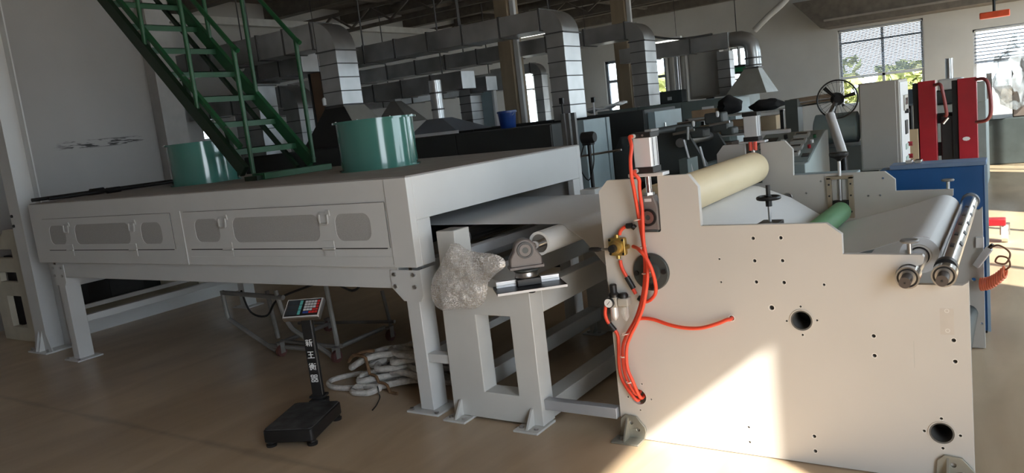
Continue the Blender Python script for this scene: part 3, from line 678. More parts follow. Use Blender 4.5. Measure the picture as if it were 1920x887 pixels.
# web material running from the oven through the machine to the winding roll
def arc(cx, cz, r, a0, a1, n=10):
    return [(cx + r * math.cos(math.radians(a0 + (a1 - a0) * i / n)), cz + r * math.sin(math.radians(a0 + (a1 - a0) * i / n))) for i in range(n + 1)]
def web(nm, pts, y0, y1, th, m, par):
    mb = MB(); n = len(pts); top = []; bot = []
    for i, p in enumerate(pts):
        a = Vector(pts[max(i - 1, 0)]); c = Vector(pts[min(i + 1, n - 1)]); d = (c - a).normalized(); nn = Vector((-d.y, d.x)) * th / 2
        top.append((p[0] + nn.x, p[1] + nn.y)); bot.append((p[0] - nn.x, p[1] - nn.y))
    k = 0
    for ring_ in (top, bot):
        for y in (y0, y1): mb.v += [Vector((p[0], y, p[1])) for p in ring_]
    f = mb.f
    for i in range(n - 1):
        f.append([i, i + 1, n + i + 1, n + i]); f.append([2 * n + i, 3 * n + i, 3 * n + i + 1, 2 * n + i + 1])
        f.append([i, 2 * n + i, 2 * n + i + 1, i + 1]); f.append([n + i, n + i + 1, 3 * n + i + 1, 3 * n + i])
    f.append([0, n, 3 * n, 2 * n]); f.append([n - 1, 3 * n - 1, 4 * n - 1, 2 * n - 1])
    return mb.build(nm, m, par)
wb = thing('web_sheet', 'continuous white web sheet from oven outlet over the rollers to the winding roll', 'sheet', (-2.2, 4.2, 1.0))
web('outlet_span', [(-3.9, 1.035), (-3.0, 1.03), (-2.5, 1.024)] + arc(-2.14, .95, .067, 92, 35, 8) + [(-1.99, .925), (-1.87, .78), (-1.75, .62)], 3.62, 4.855, .0015, PAPER, wb)
# lower idler, nip rolls
def roller(name, label, x, z, prof, y, m, mats=()):
    t = thing(name, label, 'roller', (x, y, z))
    MB().lathe((x, y, z), (0, 1, 0), prof, 40).build('barrel', m, t)
    return t
lid = roller('lower_idler', 'steel idler roller low between the machine side plates under the web', -1.70, .565, [(0, .02), (.06, .02), (.06, .05), (1.62, .05), (1.62, .02), (1.7, .02)], 3.28, STEEL)
web('nip_span', [(-1.658, .607)] + arc(-1.442, .844, .187, 200, 66, 16) + [(-1.2, .945), (-.98, .797)] + arc(-.93, .837, .0630, 244, 296, 8) + [(-.75, .82), (-.56, .868)] + arc(-.375, .846, .0795, 106, 60, 6), 3.62, 4.86, .0015, PAPER, wb)

# ------------------------------------------------------------------ coating machine: two side plates with rolls between
cmn = thing('coating_machine', 'cream side-plate coating machine with many bolt holes, beside the roller stand', 'machine', (-.93, 4.1, 0))
NY, BY = 3.238, 5.0
OUT = [(-1.674, .004), (-1.676, 1.228), (-1.628, 1.278), (-1.470, 1.278), (-1.482, 1.04), (-1.476, 1.029), (-1.385, 1.029), (-1.379, 1.038), (-1.376, 1.284), (-1.232, 1.285), (-1.191, 1.229),
       (-1.191, 1.053), (-.668, 1.053), (-.612, 1.007), (-.612, .926), (-.328, .923), (-.322, .915), (-.327, .888)] + [(-.377 + .0465 * math.cos(math.radians(a_)), .842 + .0465 * math.sin(math.radians(a_))) for a_ in range(52, 306, 12)] + [(-.343, .806), (-.198, .806), (-.178, .820), (-.174, .004)]
small = [(-.965,.995,.008),(-.85,.996,.008),(-1.118,.904,.005),(-.965,.897,.008),(-.849,.898,.008),(-1.118,.80,.005),(-.964,.804,.008),(-.848,.804,.008),(-.906,.692,.011),(-.847,.636,.005),(-.787,.702,.005),(-.724,.645,.005),(-.785,.579,.005),(-.689,.798,.006),(-1.083,.637,.012),
         (-.511,.591,.008),(-.511,.509,.008),(-.232,.591,.008),(-.229,.507,.008),(-.252,.706,.006),(-.251,.628,.006),(-1.042,.134,.006),(-1.042,.063,.006),(-.762,.13,.008),(-.761,.063,.008),(-.343,.211,.006),(-.282,.27,.006),(-.219,.208,.006),(-.28,.147,.006),
         (-1.545,.287,.005),(-1.624,.214,.005),(-1.503,.214,.005),(-1.565,.153,.005)]
big = [(-.786, .642, .044), (-.282, .211, .044), (-1.567, .221, .04)]
sp1 = plate('side_plate', OUT, small + big, NY, NY + .03, CREAM, cmn)
farh = [(-.784 - .0, .918, .006), (-.719, .918, .006), (-1.14, .95, .006), (-.7, 1.02, .006), (-.30, .70, .008), (-.30, .60, .008), (-.25, .41, .012), (-.215, .36, .007), (-.245, .19, .007), (-.215, .15, .007), (-1.05, 1.02, .006)]
OUTF = [(x - .018, z + .006) for x, z in OUT if not (.86 < z < .92)]
OUTF = [(-1.692, .004), (-1.692, 1.234), (-1.646, 1.288), (-1.505, 1.288), (-1.505, 1.029), (-1.405, 1.029), (-1.405, 1.284), (-1.252, 1.288), (-1.206, 1.231), (-1.211, 1.066), (-.688, 1.060), (-.634, 1.010), (-.634, .94), (-.339, .937), (-.34, .90),
        (-.372, .884), (-.372, .815), (-.217, .813), (-.199, .829), (-.199, .004)]
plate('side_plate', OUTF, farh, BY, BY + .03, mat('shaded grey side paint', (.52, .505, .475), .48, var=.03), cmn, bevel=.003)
# hole collars
for x, z, r in big[:2]:
    MB().pipe((x, NY - .002, z), (x, NY + .16, z), r * 1.0, r * .86, 36).build('tube_collar', mat('shaded hole collar', (.10, .10, .095), .5), sp1)  # collar coloured dark to give the big hole an unlit inside
    MB().pipe((x, NY - .0035, z), (x, NY + .0, z), r * 1.09, r * 1.0, 36).build('collar_rim', CREAM, sp1)
    MB().cyl((x, NY + .12, z), (x, NY + .13, z), r * .86, n=24).build('tube_plug', BLACK, sp1)
MB().pipe((-1.567, NY - .0025, .221), (-1.567, NY + .005, .221), .044, .039, 32).build('hose_hole_rim', CREAM, sp1)
for x, z, r in small:
    MB().pipe((x, NY - .0008, z), (x, NY + .002, z), r * 1.35, r * .98, 12).build('hole_rim', mat('pale hole edge', (.74, .72, .68), .5), sp1)
    MB().cyl((x, NY + .010, z), (x, NY + .014, z), r * 1.02, n=12).build('hole_shade_disc', BLACK, sp1)  # black disc stands in for the darkness inside the bolt hole
MB().box(-.276, -.229, NY - .0006, NY + .0003, .612, .715).build('plate_patch', mat('unpainted patch', (.56, .52, .47), .55), sp1, smooth=False)
MB().box(-.37, -.367, NY - .0004, NY + .0003, .47, .58).build('scratch', mat('scratch', (.5, .49, .46), .6), sp1, smooth=False)
for z0 in (.20, .42):
    MB().box(-1.2, -1.12, NY + .03, BY, z0, z0 + .08).build('cross_bar', CREAM, cmn, bevel=.003)
for x, z in ((-.786, .642), (-.282, .211), (-1.567, .221)):
    MB().pipe((x, NY + .16, z), (x, BY, z), .05, .045, 20).build('cross_tube', CASTDK, cmn)
# feet
def mfoot(x, y, nm='foot_bracket'):
    ZINC = mat('zinc plated bracket', (.40, .40, .35), .42, metal=.6, var=.1)
    o = plate(nm, [(x - .075, .0), (x + .06, .0), (x + .075, .045), (x + .072, .07), (x + .03, .12), (x - .03, .125), (x - .055, .10), (x - .06, .04)], [(x + .035, .055, .009), (x + .0, .088, .010)], y - .014, y - .002, ZINC, cmn, bevel=.002)
    MB().box(x - .085, x + .06, y - .085, y - .002, 0, .010).build('foot_flange', ZINC, o, bevel=.002)
    MB().prism([(y - .014, .01), (y - .08, .01), (y - .014, .115)], 'X', x - .022, x - .014).build('foot_rib', ZINC, o, smooth=False)
    MB().cyl((x - .04, y - .05, .01), (x - .04, y - .05, .022), .010, n=6).build('foot_bolt', STEEL, o)
for x in (-1.615, -.245): mfoot(x, NY)

# nip: bottom roll, cream press roll, green roll
br = roller('nip_drum', 'large steel roll wrapped by the white web under the cream press roller', -1.442, .844, [(0, .03), (.10, .03), (.10, .184), (1.56, .184), (1.56, .03), (1.7, .03)], NY + .04, STEEL)
cr_ = thing('press_roller', 'cream rubber-covered press roller at the top of the machine', 'roller', (-1.442, 4.1, 1.135))
MB().lathe((-1.442, NY + .10, 1.135), (0, 1, 0), [(0, .094), (.006, .099), (1.60, .099), (1.615, .096), (1.625, .088)], 56).build('rubber_cover', RUBBER, cr_)
MB().cyl((-1.442, NY + .047, 1.135), (-1.442, BY - .0235, 1.135), .028, n=20).build('shaft', STEEL, cr_)
MB().cyl((-1.442, BY - .036, 1.135), (-1.442, BY - .024, 1.135), .07, n=24).build('end_cap', BLACKM, cr_)
gn = thing('green_roller', 'green rubber nip roller between the side plates', 'roller', (-.93, 4.1, .837))
MB().lathe((-.93, NY + .08, .837), (0, 1, 0), [(0, .055), (.006, .06), (1.61, .06), (1.62, .05)], 40).build('rubber_cover', GREENRUB, gn)
MB().cyl((-.93, NY + .0308, .837), (-.93, BY - .0292, .837), .025, n=16).build('shaft', STEEL, gn)
# flange bearing on the near plate
fb = thing('flange_bearing', 'round dark grey flange bearing on the near side plate behind the hoses', 'bearing', (-1.442, NY, .844))
MB().lathe((-1.442, NY - .0008, .844), (0, -1, 0), [(0, .088), (.012, .088), (.016, .084), (.018, .05), (.03, .046), (.032, .036)], 48).build('flange', CASTDK, fb)
MB().pipe((-1.442, NY - .034, .844), (-1.442, NY - .03, .844), .034, .022, 28).build('bearing_race', CASTDK, fb)
MB().cyl((-1.442, NY - .038, .844), (-1.442, NY - .03, .844), .021, n=20).build('shaft_end', STEEL, fb)
for a in (0, 90, 180, 270):
    r = math.radians(a + 4); MB().cyl((-1.442 + .068 * math.cos(r), NY - .012, .844 + .068 * math.sin(r)), (-1.442 + .068 * math.cos(r), NY - .026, .844 + .068 * math.sin(r)), .012, n=10).build('socket_bolt', BLACKM, fb)
# sliding bearing block in the slot, near and far
def slide_block(y, x, label):
    t = thing('slide_bearing', label, 'bearing', (x, y, 1.04), group='slide bearings of the press roller')
    o = MB().prism([(x - .046, 1.04), (x + .046, 1.04), (x + .046, 1.15), (x + .035, 1.175), (x + .028, 1.20), (x - .028, 1.20), (x - .035, 1.175), (x - .046, 1.15)], 'Y', y - .012, y + .045).build('housing', CAST, t, bevel=.003)
    MB().pipe((x, y - .022, 1.10), (x, y - .012, 1.10), .04, .03, 28).build('bearing_ring', BLACKM, t)
    MB().pipe((x, y - .02, 1.10), (x, y - .012, 1.10), .029, .012, 28).build('bearing_race', STEEL, t)
    MB().cyl((x, y - .018, 1.10), (x, y - .01, 1.10), .012, n=16).build('shaft_end', CASTDK, t)
    MB().box(x - .012, x + .022, y - .0135, y - .012, 1.172, 1.186).build('grease_window', LIGHTM, t, smooth=False)
    MB().box(x - .041, x + .041, y - .016, y + .03, 1.0315, 1.042).build('lower_lip', CASTDK, t, bevel=.002)
slide_block(NY + .0, -1.43, 'grey cast bearing block in the slot of the near side plate below the cylinder')
slide_block(BY + .0, -1.455, 'bearing block in the far side plate at the end of the press roller')
# pneumatic cylinders
def pcyl(x, y, label, near):
    t = thing('air_cylinder', label, 'cylinder', (x, y, 1.285), group='air cylinders of the press roller')
    h = .04
    MB().box(x - .085, x + .085, y - .03, y + .05, 1.2866 if near else 1.2892, 1.303).build('mount_plate', ALU, t, bevel=.003)
    MB().box(x - .048, x + .048, y - .045, y + .05, 1.303, 1.332).build('lower_cap', BLACK, t, bevel=.003)
    MB().prism([(x - .043, y - .036), (x - .038, y - .041), (x + .038, y - .041), (x + .043, y - .036), (x + .043, y + .040), (x + .038, y + .045), (x - .038, y + .045), (x - .043, y + .040)], 'Z', 1.332, 1.462).build('barrel', ALU, t)
    for s in (-.02, .024): MB().box(x + .0432, x + .0438, y + s, y + s + .006, 1.335, 1.46).build('groove', BLACK, t, smooth=False)
    MB().box(x - .048, x + .048, y - .045, y + .05, 1.462, 1.487).build('upper_cap', BLACK, t, bevel=.003)
    MB().cyl((x, y, 1.195), (x, y, 1.29), .014, n=16).build('piston_rod', CHROME, t)
    MB().cyl((x, y, 1.195), (x, y, 1.212), .024, n=6).build('lock_nut', STEEL, t)
    if near:
        MB().box(x + .02, x + .05, y - .04, y + .05, 1.487, 1.497).build('cap_block', mat('grey cap', (.18, .19, .2), .5), t, smooth=False)
        for z in (1.474, 1.318): MB().cyl((x - .032, y - .045, z), (x - .032, y - .062, z), .010, n=12).build('fitting', LIGHTM, t)
        MB().cyl((x + .01, y - .045, 1.474), (x + .01, y - .048, 1.474), .005, n=10).build('screw', STEEL, t)
    else:
        MB().tube([(x - .0, y - .06, 1.30), (x - .0, y - .06, 1.246)], .012, 8).build('hose_stub', HOSE, t)
        MB().tube([(x + .03, y - .06, 1.30), (x + .03, y - .06, 1.246)], .012, 8).build('hose_stub', HOSE, t)
pcyl(-1.425, NY + .012, 'silver air cylinder with black caps on the near side plate, red hose beside it', True)
pcyl(-1.452, BY + .012, 'silver air cylinder standing above the far side plate, behind the cream roller', False)

# winding roll and shafts at the outfeed end
wr = thing('winding_roll', 'white roll of finished web on a core at the outfeed end', 'roll', (-.375, 4.1, .846))
MB().pipe((-.375, 3.60, .846), (-.375, 4.87, .846), .078, .047, 48).build('wound_web', PAPER, wr)
MB().pipe((-.375, 3.585, .846), (-.375, 4.9, .846), .047, .040, 40).build('paper_core', mat('pale paper core', (.62, .60, .56), .8), wr)
MB().cyl((-.375, NY - .0, .846), (-.375, BY - .02, .846), .036, n=24).build('expanding_shaft', CHROME, wr)
def journal(t, x, z):
    MB().pipe((x, NY - .045, z), (x, NY + .03, z), .043, .037, 32).build('bearing_outer', CHROME, t)
    MB().pipe((x, NY - .041, z), (x, NY + .02, z), .037, .030, 32).build('bearing_seal', BLACK, t)
    MB().pipe((x, NY - .044, z), (x, NY + .02, z), .030, .021, 32).build('bearing_inner', STEEL, t)
    MB().cyl((x, NY - .125, z), (x, NY + .02, z), .021, n=20).build('journal_end', mat('dark turned steel', (.10, .085, .08), .45, metal=.5), t)
    MB().cyl((x, NY - .127, z), (x, NY - .124, z), .004, n=8).build('centre_mark', BLACK, t)
journal(wr, -.377, .842)
ss = thing('slotted_shaft', 'chrome expanding shaft with dark slots beside the winding roll', 'shaft', (-.255, 4.1, .862))
MB().cyl((-.255, NY + .06, .862), (-.255, BY - .05, .868), .040, n=36).build('tube', CHROME, ss)
MB().cyl((-.255, NY + .03, .862), (-.255, NY + .075, .862), .041, n=28).build('collar', BLACKM, ss)
MB().cyl((-.255, BY - .05, .868), (-.255, BY - .0, .868), .046, n=28).build('collar', mat('grey end collar', (.16, .18, .20), .5), ss)
for rowa in (35, 80):
    a = math.radians(rowa); n_ = Vector((math.cos(a), 0, math.sin(a)))
    for i in range(6):
        y = NY + .3 + i * .25 + (.1 if rowa == 35 else 0); c = Vector((-.255, y, .865)) + n_ * .0405
        tt = Vector((-n_.z, 0, n_.x)) * .008
        MB().hexa([c - tt - Vector((0, .025, 0)) - n_ * .004, c + tt - Vector((0, .025, 0)) - n_ * .004, c + tt + Vector((0, .025, 0)) - n_ * .004, c - tt + Vector((0, .025, 0)) - n_ * .004,
                   c - tt - Vector((0, .025, 0)) + n_ * .001, c + tt - Vector((0, .025, 0)) + n_ * .001, c + tt + Vector((0, .025, 0)) + n_ * .001, c - tt + Vector((0, .025, 0)) + n_ * .001]).build('slot_pad', BLACK, ss, smooth=False)
journal(ss, -.255, .852)
for y in (NY + .01, BY + .0):
    pass
# clamp bolts with mushroom heads on both arms
def mush(x, y, z, label):
    t = thing('clamp_knob', label, 'knob', (x, y, z), group='clamp knobs on the shaft arms')
    MB().cyl((x, y, z + .001), (x, y, z + .045), .009, n=12).build('stem', STEEL, t)
    MB().lathe((x, y, z + .045), (0, 0, 1), [(0, .03), (.006, .034), (.012, .03)], 24).build('head', mat('grey knob', (.22, .22, .215), .45), t)
mush(-.365, BY + .015, .9385, 'grey mushroom clamp knob on the arm of the far side plate')
mush(-.372, NY + .015, .9245, 'grey mushroom clamp knob on the near arm over the winding roll core')
# guide bracket of the green roller on the far plate
gk = thing('roller_slide', 'tan slide frame with screw on the far plate holding the green roller', 'slide', (-.935, BY - .02, .79))
fr = MB(); fr.box(-1.012, -.985, BY - .03, BY - .0008, .79, 1.045); fr.box(-.888, -.861, BY - .03, BY - .0008, .79, 1.045); fr.box(-1.012, -.861, BY - .03, BY - .0008, 1.03, 1.05)
fr.build('slide_frame', mat('tan slide rail', (.36, .30, .22), .5, metal=.3), gk, bevel=.002)
for x in (-.998, -.875):
    for z in (.83, .93, 1.0): MB().cyl((x, BY - .03, z), (x, BY - .034, z), .006, n=8).build('screw', BLACKM, gk)
MB().box(-.98, -.893, BY - .028, BY - .002, .79, .90).build('slide_block', BLACKM, gk, bevel=.003)
MB().cyl((-.936, BY - .015, .88), (-.936, BY - .015, 1.17), .010, n=12).build('screw_rod', STEEL, gk)
MB().lathe((-.936, BY - .015, 1.14), (0, 0, 1), [(0, .012), (.01, .018), (.03, .052), (.036, .055), (.05, .055), (.054, .05)], 28).build('hand_knob', BLACK, gk)
# handwheel in the middle, above the plate
hw = thing('screw_adjuster', 'black handwheel with upright grip above the near side plate', 'handwheel', (-.965, 3.45, 1.053))
HX, HY, HZ = -.948, 3.45, 1.13
MB().cyl((HX, HY, 1.02), (HX, HY, HZ), .007, n=12).build('spindle', STEEL, hw)
MB().tube([(HX + .045 * math.cos(a * PI / 14), HY + .045 * math.sin(a * PI / 14), HZ + .008) for a in range(28)], .009, 8, closed=True).build('rim', BLACK, hw)
MB().box(HX - .045, HX + .045, HY - .008, HY + .008, HZ, HZ + .012).build('spoke', BLACK, hw, bevel=.002)
MB().cyl((HX, HY, HZ - .03), (HX, HY, HZ + .018), .014, n=14).build('hub', BLACK, hw)
MB().cyl((HX - .0, HY, HZ + .016), (HX - .0, HY, HZ + .065), .010, n=12).build('grip', BLACK, hw)
MB().box(-.99, -.90, NY + .0308, 3.50, 1.01, 1.032).build('bearing_bar', BLACKM, hw, bevel=.002)
MB().cyl((HX + .05, 4.4, 1.06), (HX + .05, 4.4, 1.07), .001, n=6)
eb = thing('eye_bolt', 'steel eye bolt with loop on the face of the far plate', 'bolt', (-1.275, BY, .93))
MB().cyl((-1.275, BY - .0006, .93), (-1.275, BY - .03, .93), .012, n=10).build('stud', STEEL, eb)
MB().tube([(-1.245 + .022 * math.cos(a * PI / 10), BY - .03, .935 + .022 * math.sin(a * PI / 10)) for a in range(20)], .007, 7, closed=True).build('loop', STEEL, eb)

# ------------------------------------------------------------------ pneumatics on the near plate
HYv = NY - .022
def P(u, v, d=.022): return at(u, v, NY - d)
hv = thing('hand_valve', 'brass-yellow hand lever valve on the near plate with black handle', 'valve', P(1160, 462, 0))
c = P(1161, 461, 0); x, z = c.x, c.z
MB().prism(rrect(x - .042, x + .042, z - .042, z + .042, .008, 3), 'Y', NY - .03, NY - .0008).build('valve_body', BRASS, hv, bevel=.003)
MB().lathe((x, NY - .03, z), (0, -1, 0), [(0, .034), (.012, .032), (.014, .026), (.03, .022)], 28).build('valve_cap', BRASS, hv)
MB().cyl((x, NY - .06, z), (x, NY - .085, z), .018, n=20).build('lever_hub', BLACK, hv)
MB().cyl((x - .01, NY - .075, z), (x - .06, NY - .075, z - .002), .006, n=10).build('lever_rod', STEEL, hv)
MB().lathe((x - .055, NY - .075, z - .002), (-1, 0, 0), [(0, .007), (.02, .011), (.055, .011), (.065, .007)], 14).build('lever_grip', BLACK, hv)
for dx, dz in ((-.033, -.033), (.033, -.033), (-.033, .033), (.033, .033)): MB().cyl((x + dx, NY - .03, z + dz), (x + dx, NY - .034, z + dz), .006, n=8).build('body_screw', BLACKM, hv)
for dx, dz in ((0, .046), (.046, 0), (0, -.046)): MB().cyl((x + dx * .9, NY - .018, z + dz * .9), (x + dx * 1.25, NY - .018, z + dz * 1.25), .011, n=12).build('port_fitting', BRASS, hv)

fr_ = thing('filter_regulator', 'air filter regulator with pressure gauge and clear bowl on the plate edge', 'regulator', P(1165, 575, 0))
c = P(1158, 562, 0); x, z = c.x, c.z
MB().box(x - .03, x + .018, NY - .05, NY - .0008, z - .028, z + .025).build('regulator_body', mat('beige cast body', (.42, .40, .36), .5), fr_, bevel=.006)
MB().lathe((x - .003, NY - .0285, z + .022), (0, 0, 1), [(0, .024), (.012, .026), (.02, .02), (.024, .017), (.058, .017), (.062, .013)], 24).build('regulator_knob', BLACK, fr_)
MB().box(x + .02, x + .075, NY - .05, NY - .0008, z - .02, z + .02).build('filter_body', mat('beige cast body', (.42, .40, .36)), fr_, bevel=.006)
MB().lathe((x + .045, NY - .026, z + .018), (0, 0, 1), [(0, .022), (.012, .024), (.022, .018)], 20).build('filter_cap', BLACK, fr_)
def clear_mat():
    m = bpy.data.materials.new('clear bowl plastic'); m.use_nodes = True; t = m.node_tree; N = t.nodes; L = t.links; b = N['Principled BSDF']
    b.inputs['Base Color'].default_value = (.75, .74, .70, 1); b.inputs['Roughness'].default_value = .12; o = N['Material Output']
    tr = N.new('ShaderNodeBsdfTransparent'); fr = N.new('ShaderNodeLayerWeight'); mr = N.new('ShaderNodeMapRange'); L.new(fr.outputs['Facing'], mr.inputs[0]); mr.inputs[3].default_value = .25; mr.inputs[4].default_value = .85
    mx = N.new('ShaderNodeMixShader'); L.new(mr.outputs[0], mx.inputs[0]); L.new(tr.outputs[0], mx.inputs[1]); L.new(b.outputs[0], mx.inputs[2]); L.new(mx.outputs[0], o.inputs[0]); return m
CLEAR = clear_mat()
for dx in (-.008, .047): MB().lathe((x + dx, NY - .026, z - .024), (0, 0, -1), [(0, .018), (.05, .017), (.06, .012), (.07, .006)], 20).build('bowl', CLEAR if dx > 0 else ALU, fr_)
g = MB().lathe((x - .015, NY - .05, z), (0, -1, 0), [(0, .010), (.006, .010), (.006, .025), (.018, .025), (.02, .023)], 28).build('pressure_gauge', BLACK, fr_)
MB().cyl((x - .015, NY - .0698, z), (x - .015, NY - .071, z), .021, n=28).build('gauge_dial', mat('white dial', (.8, .8, .8), .4), g)
MB().bar((x - .022, NY - .0714, z - .008), (x - .006, NY - .0714, z + .010), .002, .001, up=(0, 1, 0)).build('gauge_needle', BLACK, g)

def hose(label, pts, r=.0085, fit=()):
    t = tag(MB().tube(smooth_path(pts, 7), r, 10).build('air_hose', HOSE), label, 'hose', 'red air hoses on the near plate')
    for a, c in fit: MB().cyl(a, c, .013, n=12).build('push_fitting', BLACK, t)
    return t
HZ_ = ((-1.570, .237), (-1.549, .222), (-1.573, .208))       # where the three hoses pass through the round hole
def into(k): return [Vector((HZ_[k][0], NY - .022, HZ_[k][1] + .006)), Vector((HZ_[k][0], NY + .03, HZ_[k][1]))]
hose('main red hose from the top cylinder port down to the round hole', [(-1.457, NY - .0525, 1.474), (-1.459, NY - .072, 1.471), P(1184, 275, .092), P(1182, 300, .108), P(1184, 330, .108), P(1188, 352, .090), P(1193, 380, .060), P(1199, 415, .042), P(1205, 450, .040), P(1209, 485, .045), P(1209, 520, .050), P(1206, 548, .050), P(1200, 575, .050), P(1191, 600, .040), P(1177, 625, .034), P(1168, 650, .034), P(1169, 685, .034), P(1176, 712, .034)] + into(0))
hose('red hose from the lower cylinder port running beside the main hose to the hole', [(-1.457, NY - .0525, 1.318), (-1.455, NY - .075, 1.314), P(1198, 336, .070), P(1199, 352, .064), P(1201, 370, .060), P(1204, 392, .060), P(1205, 415, .064), P(1207, 455, .062), P(1213, 490, .067), P(1214, 520, .072), P(1211, 548, .072), P(1205, 578, .072), P(1195, 604, .062), P(1183, 628, .056), P(1175, 652, .056), P(1176, 688, .056), P(1186, 714, .056)] + into(1))
hose('short red hose arching from the valve top to a black elbow', [P(1162, 440, .018), P(1163, 434, .020), P(1168, 428, .020), P(1173, 425, .020)], fit=[(P(1175, 424, .02), P(1185, 423, .02)), (P(1186, 424, .02), P(1191, 428, .016))])
hose('red hose looping from the right valve port round the flange bearing and back', [P(1187, 462, .020), P(1194, 465, .045), P(1200, 470, .085), P(1207, 478, .094), P(1215, 490, .096), P(1223, 508, .092), P(1229, 532, .070), P(1229, 550, .045), P(1220, 562, .022), P(1211, 566, .015)], fit=[(P(1209, 566, .0145), P(1197, 558, .0145))])
hose('short red hose from the valve bottom through an inline black fitting', [P(1163, 488, .018), P(1165, 499, .020), P(1171, 512, .020), P(1178, 524, .018), P(1186, 540, .0155), P(1192, 551, .0145)], fit=[(P(1175, 519, .020), P(1188, 541, .0165))])
hose('red hose curling round the left of the pressure gauge at the plate edge', [P(1140, 566, .026), P(1136, 574, .026), P(1135, 590, .026), P(1140, 604, .024), P(1150, 616, .018), P(1158, 628, .013), P(1160, 650, .0125), P(1161, 685, .0125), P(1168, 715, .0125)] + into(2), fit=[(P(1142, 607, .0225), P(1153, 620, .0165))])
hose('red hose swagging across the cream plate to a small hole', [P(1191, 603, .0105), P(1203, 597, .0105), P(1225, 599, .020), P(1255, 609, .030), P(1285, 615, .034), P(1315, 615, .034), P(1345, 607, .030), P(1362, 600, .026), (-1.083, NY - .020, .638), (-1.083, NY + .007, .637)])
for i, (u, v, s) in enumerate(((1191, 330, .02), (1195, 412, .016), (1205, 463, .016), (1212, 512, .02), (1172, 626, .018), (1170, 668, .018), (1181, 716, .018))):
    p = P(u, v, .045); q = P(u + 3, v + 6, .045); d_ = (q - p).normalized(); ax = Vector((.15, 0, -1))
    pts = [p + Vector((s * math.cos(a * PI / 8), .018 * math.sin(a * PI / 8) , s * .15 * math.cos(a * PI / 8))) for a in range(16)]
    tag(MB().tube(pts, .0028, 6, closed=True).build('cable_tie', TIE), ['white cable tie round the hoses just under the cylinder', 'white cable tie round the hoses beside the slide bearing', 'white cable tie on the hoses level with the valve', 'white cable tie on the hoses in front of the flange bearing', 'white cable tie just below the regulator', 'white cable tie midway down the lower hose bundle', 'white cable tie just above the round hose hole'][i], 'cable tie', 'cable ties on the hoses')
# coiled orange air line on the far plate and its holder
ca = thing('coiled_air_line', 'orange spiral air line hanging from a grey blow gun at the far plate edge', 'air line', (-.15, 4.95, .45))
pts = []
A0 = Vector((-.215, 4.93, .40)); A1 = Vector((-.09, 4.75, .52))
for i in range(150):
    t = i / 149; a = t * 2 * PI * 11; pc = A0.lerp(A1, t) + Vector((0, 0, -.02 * math.sin(PI * t)))
    pts.append(pc + Vector((.006 * math.cos(a), .03 * math.cos(a), .034 * math.sin(a))))
MB().tube(pts, .0055, 6).build('spiral', mat('orange spiral tube', (.85, .20, .09), .35), ca)
MB().tube(smooth_path([A1 + Vector((0, .03, 0)), A1 + Vector((.02, 0, .03)), A1 + Vector((.01, 0, .07)), A1 + Vector((-.03, .02, .075)), A1 + Vector((-.045, .04, .04)), A1 + Vector((0, .05, .03)), A1 + Vector((.02, .06, .085)), A1 + Vector((-.03, .1, .12)), Vector((-.16, 4.92, .615))], 6), .005, 6).build('lead', mat('brown tube', (.25, .12, .07), .5), ca)
MB().bar((-.165, 4.93, .61), (-.235, 4.955, .50), .03, .035).build('blow_gun', LIGHTM, ca, bevel=.004)
MB().bar((-.150, 4.925, .63), (-.168, 4.93, .607), .02, .02).build('nozzle', BLACK, ca)
MB().box(-.235, -.195, 4.975, 4.999, .60, .66).build('holder', ALU, ca, bevel=.002)

